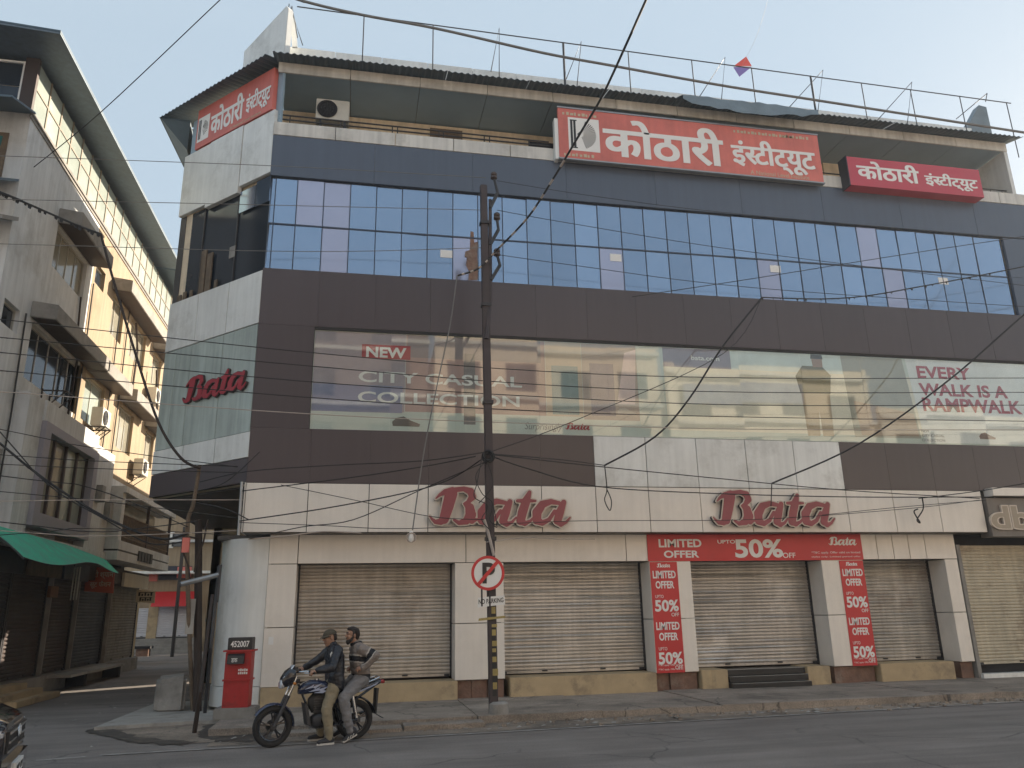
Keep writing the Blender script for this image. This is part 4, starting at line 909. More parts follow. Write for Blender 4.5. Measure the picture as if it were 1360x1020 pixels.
# ground floor shops: dark fronts, thin pale posts
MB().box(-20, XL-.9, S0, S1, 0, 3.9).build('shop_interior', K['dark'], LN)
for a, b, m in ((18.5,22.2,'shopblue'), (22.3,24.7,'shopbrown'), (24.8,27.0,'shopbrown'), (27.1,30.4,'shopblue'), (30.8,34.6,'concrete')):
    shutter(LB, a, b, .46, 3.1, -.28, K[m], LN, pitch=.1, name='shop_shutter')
for s in (24.74, 27.05, 30.5): MB().fbox(LB, s-.03, s+.03, -.22, -.1, .46, 3.1).build('pale_door_post', K['concrete'], LN)
MB().fbox(LB, S0, S1, -.85, .02, 3.1, 3.6).build('shop_lintel', K['shopbrown'], LN)
MB().fbox(LB, S0, S1, -.9, -.02, 0, .44).build('shop_plinth', K['concrete'], LN)
MB().fbox(LB, 24.9, 30.4, -.05, .62, .36, .43).build('shop_platform', K['slab'], LN)
for s in (26.5, 30.1): MB().fbox(LB, s, s+.25, 0, .5, 0, .36).build('platform_leg', K['dark'], LN)
for k, (s0, s1, d, z) in enumerate(((20.2, 22.6, .35, .42), (20.4, 22.9, .62, .28), (20.6, 23.4, .88, .14))): MB().fbox(LB, s0, s1, -.02, d, 0, z).build('shop_step', K['plinth'], LN, bevel=.015)
MB().fbox(LB, 24.0, 24.6, .02, .1, 2.5, 2.8).build('shop_board', mat('dull_orange_board', (.16,.07,.03), .6), LN)
# services on the wall: brackets, pipes, hanging wires
def bracket(s, z, nm='wire bracket'):
    mb = MB()
    for ds in (0, .55):
        mb.tube([LB.p(s+ds, .02, z+.05), LB.p(s+ds, .02, z-.75)], .022, 6).tube([LB.p(s+ds, .02, z), LB.p(s+ds, .62, z)], .02, 6).tube([LB.p(s+ds, .02, z-.6), LB.p(s+ds, .6, z)], .018, 6)
    mb.tube([LB.p(s, .6, z), LB.p(s+.55, .6, z)], .02, 6); return mb
for s, z in ((21.6, 7.7), (25.1, 7.55)): bracket(s, z).build('air_conditioner_bracket', K['rust'], LN)
for pts, r in (([(23.2,.05,11.0),(23.35,.06,9.8)],.03), ([(23.6,.06,9.2),(23.5,.06,7.4)],.035), ([(29.3,.06,9.2),(29.4,.06,11.4),(28.8,.06,12.3)],.04), ([(31.5,.5,9.3),(31.4,.3,11.3)],.05)):
    MB().tube([LB.p(*p) for p in pts], r, 6).build('drain_pipe', K['rust'], LN)
for s, z, dz in ((19.9,3.98,5.2), (26.9,7.2,5.4), (27.9,6.6,6.9), (24.1,7.4,4.4)): MB().tube([LB.p(s, .05, z), LB.p(s+.05, .05, z+dz*.5), LB.p(s-.04, .05, z+dz)], .022, 6).build('wall_cable', K['wire'], LN)
for s, z in ((19.2,5.2), (26.0,5.4), (27.0,5.0)): MB().fbox(LB, s, s+.35, .305 if s > 25 else .005, .48 if s > 25 else .16, z, z+.5).build('meter_box', K['concrete'], LN)
for s0, s1, m in ((18.7,21.9,'shopblue'), (22.3,24.6,'wood'), (24.8,27.0,'shopblue'), (31.0,34.5,'buff')): MB().fbox(LB, s0, s1, .03, .12, 3.02, 3.5).build('shop_fascia_board', K[m], LN)
def wall_ac(s, z, label):
    o = thing('air_conditioner', label, 'air conditioner', LB.p(s, .4, z)); F = Frame((XL, 0), (0, 1), (1, 0))
    MB().fbox(LB, s, s+.82, .12, .45, z, z+.58).build('casing', K['acwhite'], o, bevel=.015)
    c = LB.p(s+.3, .452, z+.29); MB().cyl(c, c+Vector((.012,0,0)), .23, 24).build('fan_opening', K['dark'], o)
    g = MB()
    for r in (.09, .16, .225): g.ring(c+Vector((.016,0,0)), (1,0,0), r, .006, 24, 5)
    g.build('fan_grille', K['steel'], o)
    for ds in (.08, .68): MB().tube([LB.p(s+ds, .0, z-.35), LB.p(s+ds, .42, z-.03), LB.p(s+ds, .0, z-.03)], .018, 6).build('bracket', K['rust'], o)
wall_ac(25.2, 7.62, 'sunlit white air conditioner on brackets above the bay window'); wall_ac(31.1, 9.95, 'white air conditioner high on the sunlit lane wall'); wall_ac(30.4, 7.0, 'white air conditioner low on the sunlit lane wall near the corner glass')
NT = MB(); rn = random.Random(2)
g = [[(-8.75+.09*i+rn.uniform(-.03,.03), 17.3+.05*math.sin(i*1.3+j), 12.55-.16*j+rn.uniform(-.04,.04)) for i in range(7)] for j in range(8)]
NT.add([p for r_ in g for p in r_], [(j*7+i, j*7+i+1, j*7+i+8, j*7+i+7) for j in range(7) for i in range(6)])
tag(NT.build('green_cloth', K['greennet'], smooth=True), 'dark green cloth hanging below the tin hood at the top left', 'cloth')

# --- green awning over the first lane shop
AW = thing('shop_awning', 'green tarpaulin awning stretched over the lane shop at the left edge', 'awning', (-7.6, 23, 3.3))
n, m_ = 22, 8; v = []
for i in range(n+1):
    t = i/n; s = 18.3+9.2*t
    for j in range(m_+1):
        u = j/m_; ext = .95*(1-.5*max(0, (t-.35)/.65)**1.4)
        v.append(LB.p(s+.25*u*(1-t), .38+ext*u, 3.96-.10*t-(.78-.36*t)*u**1.1 - .16*math.sin(PI*min(1, t/.45))*u*.3 + .05*math.sin(9*t+3*u)*u - .30*max(0, t-.6)))
AWm = MB().add(v, [(i*(m_+1)+j, i*(m_+1)+j+1, (i+1)*(m_+1)+j+1, (i+1)*(m_+1)+j) for i in range(n) for j in range(m_)])
AWm.build('sheet', K['greencloth'], AW, smooth=True)
for t in (0.02, .38, .97): i = int(t*n); MB().tube([v[i*(m_+1)+j]-Vector((0,0,.03)) for j in range(m_+1)], .02, 6).build('support_bar', K['steel'], AW)
MB().tube([v[i*(m_+1)+m_] for i in range(n+1)], .014, 6).build('edge_cord', K['steel'], AW)
for k in range(3):
    c = LB.p(23.1+.16*k, 1.05-.12*k, 3.25); MB().tube([c, c-Vector((0,0,.85))], .018, 6).build('hanging_strip', K['alum'], AW)
# --- projecting shop signs
def board(Y, pts, label, m, lines, lm):
    c = [atY(a, b, Y) for a, b in pts]; o = thing('shop_sign', label, 'sign', (c[0]+c[2])/2)
    x0 = min(c[0].x, c[3].x); x1 = max(c[1].x, c[2].x); z0 = (c[2].z+c[3].z)/2; z1 = (c[0].z+c[1].z)/2
    F = Frame((0, Y), (1, 0), (0, -1)); MB().prism([(p.x, Y, p.z) for p in c], (0, .06, 0)).build('board', K[m], o)
    for body, za, zb, wa, wb in lines:
        if body: lettering(F, body, x0+(x1-x0)*wa, z0+(z1-z0)*za, w=(x1-x0)*(wb-wa), h=(z1-z0)*(zb-za), d=.006, thick=.004, bold=.012).build('lettering', K[lm], o)
        else:
            mb = MB()
            for i in range(5): a = x0+(x1-x0)*(wa+(wb-wa)*i/5); mb.fbox(F, a, a+(x1-x0)*.10, .001, .006, z0+(z1-z0)*za, z0+(z1-z0)*(zb-.12*(i % 2)))
            mb.fbox(F, x0+(x1-x0)*wa, x0+(x1-x0)*wb, .001, .0065, z0+(z1-z0)*(zb-.05), z0+(z1-z0)*zb); mb.build('lettering', K[lm], o)['kind'] = 'stuff'
    return o
board(28.0, ((116,752),(152,755),(150,788),(109,785)), 'tilted orange red shop sign with pale lettering beyond the green awning', 'orangesign', (('श्री श्याम', .52, .88, .18, .95), ('सूट फैशन', .15, .46, .22, .9)), 'creamsign')
board(33.0, ((181.5,783),(206,785),(205,801),(180,800)), 'small cream shop sign with dark lettering under the far balcony', 'creamsign', ((None, .55, .85, .12, .9), (None, .15, .45, .2, .85)), 'blackprint')

# ================================================================ FAR END OF THE LANE
FB = thing('far_building', 'pale cream building closing the end of the lane with white shutters', 'building', (-12, 52, 0))
FF = Frame((0, 50), (1, 0), (0, -1))
MB().box(-24, -3.2, 50.02, 58, 0, 13.5).build('wall', K['wallcream'], FB)
def ff(x0, y0, x1, y1): a, zt = FF.px(x0, y0); b, zb = FF.px(x1, y1); return a, b, zb, zt
for r_ in ((167,808,199,846), (208,802,253,845)):
    a, b, z0, z1 = ff(*r_); shutter(FF, a, b, z0, z1, .05, K['shutter3'], FB, pitch=.1)
    MB().fbox(FF, a-.12, b+.12, .03, .09, z0-.14, z0-.02).build('shutter_sill', K['steel'], FB)
a, b, z0, z1 = ff(199, 800, 207, 848); MB().fbox(FF, a, b, .02, .12, .2, z1).build('pier', K['plinth'], FB)
for k in range(5): MB().fbox(FF, -14.5, -8.6, -.1, .5+.28*k, .0, .78-.16*k).build('step', K['concrete'], FB)
a, b, z0, z1 = ff(207, 786, 264, 804); MB().prism([FF.p(a, .1, z1), FF.p(a, .9, z0), FF.p(a, .9, z0-.05), FF.p(a, .1, z1-.05)], (b-a, 0, 0)).build('red_awning', K['red'], FB)
a, b, z0, z1 = ff(213, 752, 254, 770); MB().fbox(FF, a, b, .05, .12, z0, z1).build('sign_board', K['shopblue'], FB)
MB().fbox(FF, a+(b-a)*.55, b, .125, .13, z0+.1, z1-.05).build('sign_board_end', K['redsign'], FB)
MB().fbox(FF, -15, -7, .02, 1.0, 4.35, 4.5).build('balcony_slab', K['cool'], FB)
for r_, m in (((200,752,209,772),'redsign'), ((201,734,216,746),'greyprint'), ((212,707,230,728),'cool'), ((230,708,243,726),'darkglass'), ((204,712,209,725),'darkglass')):
    a, b, z0, z1 = ff(*r_); MB().fbox(FF, a, b, .02, .08, z0, z1).build('window' if m in ('darkglass', 'cool') else 'board', K[m], FB)
for z in (6.2, 9.2): MB().fbox(FF, -18, -5, .02, .35, z, z+.14).build('floor_band', K['wallgrey'], FB)
FP = thing('lane_wall_end', 'narrow cream wall end with a dark lettered poster beside the far shops', 'wall', (-10.4, 37, 0))
F2 = Frame((0, 37.5), (1, 0), (0, -1)); a, zt = F2.px(144, 815); b, _ = F2.px(160, 815)
MB().fbox(F2, a, b, -3, 0, 0, 3.4).build('wall', K['plinth'], FP)
rp = random.Random(9); pm = MB()
for k in range(7): s = a+(b-a)*.35; z = 1.0+k*.26; pm.fbox(F2, s+rp.uniform(0, .1), s+.25+rp.uniform(0, .1), .002, .01, z, z+.17)
pm.build('poster', K['blackprint'], FP)
bn = thing('stone_bench', 'low dark bench at the end of the lane in front of the far steps', 'bench', (-11.2, 46, 0))
MB().box(-12.4, -10.2, 45.4, 46.1, .38, .5).build('seat', K['dark'], bn); MB().box(-10.9, -10.3, 45.5, 46.0, 0, .38).build('leg', K['stone'], bn); MB().box(-12.3, -11.9, 45.5, 46.0, 0, .38).build('leg', K['stone'], bn)
o = MB().box(-8.9, -8.75, 44, 44.15, 0, 6.5).build('lamp_post', K['steel']); tag(o, 'thin dark post standing in front of the far white shutters', 'post')
o.data.materials.clear(); o.data.materials.append(K['steel'])

# --- not in direct view: wall added to shape lane light, and houses mirrored in the billboard glass
def plain_house(name, label, F, s0, s1, depth, h, m, cols, rows, band=None, top=.9):
    o = thing(name, label, 'building', F.p((s0+s1)/2, -depth/2, 0)); holes = []; hs = (h-3.6)/rows; wq = (s1-s0)/cols
    for r_ in range(rows):
        for c in range(cols): holes.append((s0+wq*c+wq*.22, s0+wq*c+wq*.78, 4.3+hs*r_, 4.3+hs*r_+hs*.52))
    holed_wall(F, s0, s1, 0, h, holes, .25).build('wall', K[m], o)
    MB().fbox(F, s0+.01, s1-.01, -depth, -.26, 0, h-.02).build('wall_core', K[m], o)
    for a, b, c, e in holes: window(F, a+.004, b-.004, c+.004, e-.004, .22, o, 3, 'darkglass', 'alum')
    for r_ in range(rows+1): MB().fbox(F, s0-.05, s1+.05, .003, .32, 3.75+hs*r_, 3.95+hs*r_).build('cornice', K['offwhite'], o)
    MB().fbox(F, s0, s1, -.3, -.0, h, h+top).build('parapet', K[m], o)
    MB().fbox(F, s0+.3, s1-.3, .003, .05, .1, 3.0).build('shopfront', K['shutter'], o)
    if band: MB().fbox(F, *band[:2], .06, .2, *band[2:]).build('hoarding', K['bluebanner'], o)
    return o
OF = Frame((0, -9.5), (-1, 0), (0, 1))
plain_house('opposite_building', 'dark brown tall house across the road mirrored at the left end of the billboard', OF, -4.0, 9, 9, 20, 'umber', 3, 5)
plain_house('opposite_building', 'buff house across the road beyond the dark brown one', OF, 9.6, 34, 9, 12.5, 'buff', 6, 3)
plain_house('opposite_building', 'tan house across the road mirrored in the middle of the billboard', OF, -18, -4.4, 9, 16.9, 'tan', 4, 4, None, .7)
plain_house('opposite_building', 'pale house with a blue hoarding across the road mirrored right of the billboard middle', OF, -33, -18.5, 9, 15.9, 'peach', 4, 4, (-28, -19.5, 14.3, 15.6))
plain_house('opposite_building', 'low buff house across the road mirrored at the right end of the billboard', OF, -64, -33.6, 9, 13.4, 'buff', 7, 3)
o = thing('unseen_shade_wall', 'tall cream yard wall behind the corner building on the lane', 'wall', (-4.2, 33, 0))  # unseen wall added to shape sun and shade in the lane
for y0, y1, z0, z1 in ((26.12, 26.35, 0, 8.4), (26.35, 27.3, 1.75, 8.4), (27.3, 49, 0, 8.4)): MB().box(-4.35, -4.1, y0, y1, z0, z1).build('wall', K['cream'], o)  # unseen wall added for the light: shades the lane, opening shapes a sun strip
MB().box(-4.35, -2.8, 26.12, 26.3, 0, 4.6).build('sun_stop_wall', K['cream'], o)  # added to keep sun out from under the overhang
MB().box(-4.4, -4.05, 26.12, 49, 8.4, 8.5).build('coping', K['concrete'], o); MB().box(-4.42, -4.36, 26.3, 27.35, 1.75, 1.87).build('lintel', K['concrete'], o)
RN = Frame((0, 17.3), (1, 0), (0, -1))
plain_house('right_neighbour', 'plain grey house beyond the right edge of the shop building', RN, 19.8, 33, 9, 11.5, 'buff', 4, 3)

# ================================================================ STREET FURNITURE
def cat_rom(P, n=6):
    out = []
    for i in range(len(P)-1):
        a, b, c, d = P[max(i-1, 0)], P[i], P[i+1], P[min(i+2, len(P)-1)]
        for k in range(n):
            t = k/n; out.append(.5*((2*b)+(c-a)*t+(2*a-5*b+4*c-d)*t*t+(3*b-a-3*c+d)*t**3))
    return out+[P[-1]]
# --- utility pole
PY = 14.88
UP = thing('utility_pole', 'brown steel utility pole in front of the shop with insulator arms and a concrete foot', 'pole', (2.58, PY, 0))
pole_at = lambda z: Vector((2.585-.0085*z, PY, z))
MB().hexa([pole_at(0)+Vector((a, b, 0)) for a, b in ((-.085,-.07),(.075,-.07),(.075,.07),(-.085,.07))]+[pole_at(10.85)+Vector((a, b, 0)) for a, b in ((-.08,-.06),(.07,-.06),(.07,.06),(-.08,.06))]).build('shaft', K['polebrown'], UP, bevel=.012)
q = [atY(651, y, PY-.02) for y in (265, 340, 400, 445)]; q[3] = atY(646, 450, PY-.08)
MB().tube(q, [.035, .04, .045, .05], 6).build('strut', K['polebrown'], UP)
for (a, b, c) in (((651,276),(661,256),(656,236)), ((651,325),(662,305),(660,290)), ((652,372),(664,352),(660,338))):
    A, Bq, Cq = atY(*a, PY-.05), atY(*b, PY-.05), atY(*c, PY-.05)
    ar = MB().tube([A, Bq], .04, 6).tube([Bq, Cq], .03, 6).build('insulator_arm', K['steel'], UP)
    MB().lathe(Cq, [(.03, -.05), (.075, -.02), (.075, .02), (.05, .035), (.07, .06), (.07, .10), (.04, .13)], 10).build('insulator', K['porcelain'], ar)
for z in (3.2, 5.9, 8.0, 9.9): MB().box(pole_at(z).x-.1, pole_at(z).x+.1, PY-.09, PY+.09, z, z+.07).build('band', K['steel'], UP)
mb = MB(); rk = random.Random(4); c = atY(648, 606, PY-.12)
for i in range(9): mb.ring(c+Vector((rk.uniform(-.02,.02), rk.uniform(-.05,.03), rk.uniform(-.03,.03))), (rk.uniform(-.3,.3), 1, rk.uniform(-.3,.3)), rk.uniform(.07,.12), .012, 18, 5)
mb.build('coiled_cable', K['wire'], UP)
mb = MB()
for P in ([(640,608),(634,640),(630,660),(648,672),(640,690),(652,705)], [(648,615),(655,640),(648,655),(636,668)], [(645,612),(632,632),(640,655),(654,668),(650,690)], [(650,690),(660,700),(655,670)]): mb.tube(cat_rom([atY(x, y, PY-.14) for x, y in P]), .009, 5)
mb.build('loose_cables', K['wire'], UP)
MB().tube([atY(643, 690, PY-.1), atY(648, 706, PY-.1), atY(656, 738, PY-.1)], .03, 8).build('conduit', K['wirepale'], UP)
MB().lathe((2.67, 14.83, 0), [(.19, 0), (.185, .1), (.175, .3), (.12, .335)], 16).build('concrete_foot', K['concrete'], UP, smooth=True)
rb = random.Random(8)
for y0, y1 in ((806,815),(829,833),(836,844),(851,858),(861,866),(872,879),(888,897),(906,915)):
    z1 = atY(652, y0, PY).z; z0 = atY(652, y1, PY).z; c = pole_at((z0+z1)/2); w = rb.uniform(.03, .06)
    MB().box(c.x-.02, c.x+.02+w, PY-.0755, PY-.0715, z0, z1).build('paint_band', K['yellow'], UP)
    MB().box(c.x-.03, c.x+.02+w*.8, PY-.0752, PY-.0712, z0-.12, z0-.01).build('paint_band', K['blackprint'], UP)
# --- no parking disc
NPf = Frame((0, PY-.13), (1, 0), (0, -1)); c = atY(648, 761, PY-.13); Rn = .315
NS = thing('no_parking_sign', 'round no parking sign with a crossed black P on the pole', 'sign', c)
MB().cyl(c+Vector((0,.012,0)), c, Rn, 40).build('disc', K['paper'], NS)
ro = MB(); m_ = 48; ro.add([c+Vector((r*math.cos(2*PI*i/m_), -.004, r*math.sin(2*PI*i/m_))) for r in (Rn*.84, Rn*1.005) for i in range(m_)]+[c+Vector((r*math.cos(2*PI*i/m_), .002, r*math.sin(2*PI*i/m_))) for r in (Rn*.84, Rn*1.005) for i in range(m_)],
   [(i, (i+1) % m_, m_+(i+1) % m_, m_+i) for i in range(m_)]+[(m_+i, m_+(i+1) % m_, 3*m_+(i+1) % m_, 3*m_+i) for i in range(m_)]+[(i, (i+1) % m_, 2*m_+(i+1) % m_, 2*m_+i) for i in range(m_)])
ro.build('red_ring', K['red'], NS)
t = R(48); dx, dz = math.cos(t), math.sin(t); w = .032; L = Rn*.86
MB().fprism(NPf, [(c.x-dx*L-dz*w, c.z-dz*L+dx*w), (c.x-dx*L+dz*w, c.z-dz*L-dx*w), (c.x+dx*L+dz*w, c.z+dz*L-dx*w), (c.x+dx*L-dz*w, c.z+dz*L+dx*w)], .0125, .0145).build('red_bar', K['red'], NS)
lettering(NPf, 'P', c.x-.105, c.z-.19, w=.24, h=.38, d=.009, thick=.006, bold=.035).build('letter', K['blackprint'], NS)
for dx in (-.13, .02): MB().box(c.x+dx, c.x+dx+.03, PY-.115, PY-.09, c.z-.6, c.z-.28).build('fixing_strip', K['steel'], NS)
c2 = atY(652, 798.5, PY-.12); N2 = thing('no_parking_plate', 'bent white no parking text plate below the round sign', 'sign', c2)
MB().fprism(NPf, [(c2.x-.25, c2.z-.11), (c2.x+.27, c2.z-.06), (c2.x+.26, c2.z+.10), (c2.x-.24, c2.z+.07)], -.03, -.022).build('plate', K['paper'], N2)
lettering(NPf, 'NO PARKING', c2.x-.23, c2.z-.05, w=.47, h=.085, d=-.019, thick=.002, bold=.02, slope=.06).build('lettering', K['blackprint'], N2)
c3 = atY(653, 821, PY-.1); tag(MB().fprism(NPf, [(c3.x-.25, c3.z-.045), (c3.x+.25, c3.z-.0), (c3.x+.26, c3.z+.04), (c3.x-.24, c3.z-.0)], -.03, -.024).build('yellow_tape', K['yellow']), 'faded yellow tape strip tied across the pole below the plate', 'tape')
# --- post box
PB_ = thing('post_box', 'red letter box with black head board on a concrete plinth at the corner', 'post box', (-2.02, 16.12, .1), R(-4), local=True)
PB_.scale = (.84, .9, 1)
bx = lambda *a: MB().box(*a)
bx(-.42, .45, -.3, .32, 0, .2).build('plinth', K['concrete'], PB_, bevel=.02)
bx(-.275, .275, -.2, .2, .19, 1.17).build('body', K['postred'], PB_, bevel=.012)
bx(-.30, .30, -.225, .22, .66, .69).build('door_ledge', K['postred'], PB_)
bx(-.325, .325, -.24, .24, 1.17, 1.20).build('cornice', K['postred'], PB_)
bx(-.255, .27, -.16, .16, 1.2, 1.42).build('head_board', K['postblack'], PB_, bevel=.01)
MB().hexa([(-.21,-.32,.96),(.14,-.32,.96),(.14,-.201,.96),(-.21,-.201,.96),(-.21,-.29,1.10),(.14,-.29,1.10),(.14,-.201,1.14),(-.21,-.201,1.14)]).build('slot_hood', K['postblack'], PB_)
PF = Frame((0, -.2), (1, 0), (0, -1))
lettering(PF, '452007', -.19, 1.25, w=.40, h=.11, d=-.034, thick=.003, bold=.02).build('numerals', K['paper'], PB_)
lettering(PF, 'डाक', -.12, .99, w=.13, h=.07, d=.118, thick=.003, bold=.01).build('slot_lettering', K['paper'], PB_)
for z in (.83, .775):
    mb = MB()
    for i in range(5): mb.fbox(PF, .02+.042*i, .05+.042*i, .0045, .008, z, z+.035+.008*(i % 2))
    mb.build('small_print', K['paper'], PB_)['kind'] = 'stuff'
# --- concrete block, posts and pipes beside the corner
pts = [atZ(203, 946, .06), atZ(244, 945, .06)]
blk = MB().hexa([(pts[0].x, pts[0].y, .02), (pts[1].x, pts[1].y, .02), (pts[1].x-.2, pts[1].y+1.2, .02), (pts[0].x-.25, pts[0].y+1.1, .02), (pts[0].x+.02, pts[0].y+.05, .66), (pts[1].x, pts[1].y+.05, .74), (pts[1].x-.2, pts[1].y+1.1, .74), (pts[0].x-.2, pts[0].y+1.0, .70)]).build('concrete_block', K['concrete'], bevel=.07)
tag(blk, 'rounded brown concrete block beside the iron post at the lane corner', 'block')
IP = thing('iron_post', 'thick dark iron post with pasted paper at the lane corner', 'post', (-3.02, 17.75, .06))
b0 = atZ(262, 945, .06); MB().tube([b0, atY(264, 690, b0.y)], [.085, .075], 8).build('shaft', K['rust'], IP)
p0 = atY(252, 812, b0.y-.15); MB().box(p0.x-.06, p0.x+.10, b0.y-.15, b0.y-.145, p0.z-.45, p0.z+.25).build('pasted_paper', K['slab'], IP)
MB().tube([atY(262,715,b0.y-.1), atY(246,712,b0.y-.15)], .02, 6).build('cross_pin', K['rust'], IP)
WP = thing('wooden_pole', 'pale bent wooden pole rising beside the iron post under the corner overhang', 'pole', atZ(256, 944, .06))
MB().tube(cat_rom([atZ(256, 944, .06), atY(250, 800, 17.75), atY(249, 700, 17.6), atY(257, 668, 17.5), atY(265, 618, 17.4)]), [.045]*13+[.042]*6+[.04]*6, 8).build('shaft', K['wood'], WP)
p0 = atY(247, 722, 17.4); tag(MB().box(p0.x-.07, p0.x+.07, p0.y-.03, p0.y+.05, p0.z-.18, p0.z+.12).build('meter_box', K['redsign']), 'small red box tied to the wooden pole', 'box')
tag(MB().tube([atZ(258, 974, .0), atY(266, 920, 15.0), atY(282, 790, 15.8)], [.04, .036, .03], 8).build('leaning_pipe', K['rust']), 'thin rusty pipe leaning up from the dirt in front of the corner', 'pipe')
tag(MB().tube([atZ(272, 948, .05), atY(280, 860, 17.15), atY(291, 752, 17.3)], .035, 8).build('drain_pipe', K['steel']), 'dark narrow pipe running up beside the rounded white corner', 'pipe')
BM = thing('boom_barrier', 'raised grey green boom pipe across the corner of the lane', 'barrier', atY(288, 766, 17.1))
MB().tube([atY(240, 776, 16.9), atY(292, 763, 17.15)], .05, 8).build('boom', K['galv'], BM); MB().tube([atY(293, 750, 17.12), atY(288, 800, 17.12)], .03, 8).build('pivot', K['steel'], BM)
for nm, P, r, lab in (('hanging_branch', [(276,690),(270,720),(262,740),(258,760)], .02, 'dark twisted branch hanging right of the wooden pole'),('hanging_branch', [(244,705),(243,730),(250,752),(252,768)], .02, 'dark twisted branch hanging left of the wooden pole')):
    tag(MB().tube(cat_rom([atY(x, y, 17.5) for x, y in P]), r, 6).build(nm, K['rust']), lab, 'branch')
# --- air conditioner on the balcony
AC = thing('air_conditioner', 'white outdoor air conditioner unit standing on the top balcony', 'air conditioner', MF.p(-.95, -.55, 13.1))
a, b, z0, z1 = -1.36, -.53, 13.98, 14.58
MB().fbox(MF, a, b, -.85, -.52, z0, z1).build('casing', K['acwhite'], AC, bevel=.015)
fc = MF.p(a+.28, -.515, (z0+z1)/2); g = MB()
g.cyl(fc, fc+Vector((0,-.012,0)), .25, 28); gr = g.build('fan_opening', K['dark'], AC)
g = MB()
for r in (.08, .15, .22, .25): g.ring(fc+Vector((0,-.018,0)), (0,1,0), r, .006, 28, 5)
for i in range(6): t = i*PI/6; g.tube([fc+Vector((math.cos(t)*.25,-.018,math.sin(t)*.25)), fc-Vector((math.cos(t)*.25,.018,math.sin(t)*.25))], .005, 5)
g.build('fan_grille', K['steel'], AC)
for s in (a+.1, b-.12): MB().fbox(MF, s, s+.05, -.8, -.55, 13.05, z0).build('stand_leg', K['steel'], AC)
MB().fbox(MF, a+.05, b-.02, -.7, -.5, 13.5, 13.75).build('lower_tray', K['steel'], AC)
# --- kite
KT = thing('kite', 'small red white and violet paper kite flying above the roof', 'kite', atY(986, 88, 26))
kp = {k: atY(*v, 26) for k, v in dict(t=(991,75), r=(998,89), b=(982,102), l=(974,89)).items()}
kl, kr = kp['l'], kp['r']; up_ = (kp['t']-kp['b'])*.10; th = Vector((0,.006,0))
MB().prism([kl+up_*.5, kr+up_*.5, kp['t']], th).build('red_half', K['kitered'], KT); MB().prism([kl, kr, kr+up_*.48, kl+up_*.48], th).build('white_stripe', K['kitewhite'], KT); MB().prism([kl-up_*.02, kp['b'], kr-up_*.02], th).build('violet_half', K['kiteblue'], KT)
MB().tube([kp['t']+th*2, kp['b']+th*2], .006, 5).build('spine', K['wood'], KT)
MB().tube(cat_rom([atY(986, 86, 25.98), atY(1004, 50, 24), atY(1020, -2, 20), atY(1030, -60, 16)]), .004, 5).build('string', K['wirepale'], KT)

# ================================================================ OVERHEAD WIRES AND CABLES
def wire(P, r, label, m='wire', name='overhead_wire', n=6, sides=6):
    C = [atY(x, y, Y) for x, y, Y in P]; out = lambda p: p[0] < 0 or p[0] > 1360 or p[1] < 0
    if out(P[-1]): C.append(C[-1]+(C[-1]-C[-2]).normalized()*12)      # spans run on past what the photo shows
    if out(P[0]): C.insert(0, C[0]+(C[0]-C[1]).normalized()*12)
    o = MB().tube(cat_rom(C, n), r*1.2, sides).build(name, K[m], smooth=True); tag(o, label, 'wire'); return o
wire([(330,-22,15.6),(405,2,15.6),(482,20,15.6),(580,38,15.6),(720,70,15.6),(812,87,15.6),(950,112,15.6),(1077,132,15.6),(1360,176,15.6),(1450,190,15.6)], .03, 'thick grey cable sagging along the whole roof line', 'wiregrey')
D = [(866,-18,8.5),(838,45,9.6),(800,127,10.8),(770,178,11.6),(730,245,12.8),(700,290,13.6),(660,332,14.6),(636,356,14.75),(608,366,14.8)]
wire(D, .017, 'thick diagonal cable coming down from the top to the pole', 'wire', n=8)
pts = cat_rom([atY(*p) for p in D], 8); TW = MB()
for i in range(28, 62, 3): TW.tube([pts[i]+Vector((0,-.003,0)), pts[i+1]+Vector((0,-.003,0))], .023, 6)
tw = TW.build('cable_wrapping', K['wirepale']); tag(tw, 'pale tape wrapped in stripes round the diagonal cable', 'tape')
wire([(607,366,14.8),(598,430,14.8),(583,500,14.8),(563,600,14.8),(548,704,14.8)], .010, 'pale wire hanging down left of the pole to a lamp holder', 'wiregrey')
lh = atY(546, 714, 14.8); LHt = thing('lamp_holder', 'white lamp holder hanging on a wire below the sign band', 'lamp holder', lh)
MB().lathe(lh, [(.025, .12), (.04, .08), (.055, .0), (.05, -.05), (.02, -.09)], 12).build('holder', K['paper'], LHt, smooth=True); MB().ring(lh+Vector((0,-.03,0)), (0,1,.2), .085, .012, 18, 6).build('wire_loop', K['wirepale'], LHt)
wire([(330,-36,13.5),(292,0,14.0),(135,148,16.5),(45,222,18.0)], .009, 'single thin wire crossing the open sky above the lane')
wire([(-30,206,14.9),(200,214,14.9),(400,222,14.9),(645,236,14.9)], .006, 'topmost thin wire running from the left to the pole head', 'wiregrey')
wire([(-30,264,14.9),(300,271,14.9),(640,279,14.9)], .006, 'second thin wire running from the left to the pole head', 'wiregrey')
wire([(660,279,14.85),(760,297,14.9),(1000,335,14.9),(1400,384,14.9)], .006, 'thin wire leaving the middle insulator to the right across the blue glass')
wire([(660,240,14.85),(800,262,14.9),(1000,286,14.9),(1400,320,14.9)], .005, 'thin wire leaving the top insulator to the right')
wire([(-30,323,14.9),(400,334,14.9),(640,329,14.9)], .006, 'third thin wire from the left, level with the blue glass', 'wiregrey')
wire([(660,338,14.85),(760,352,14.9),(1000,382,14.9),(1400,410,14.9)], .006, 'thin wire leaving the lowest insulator to the right across the blue glass')
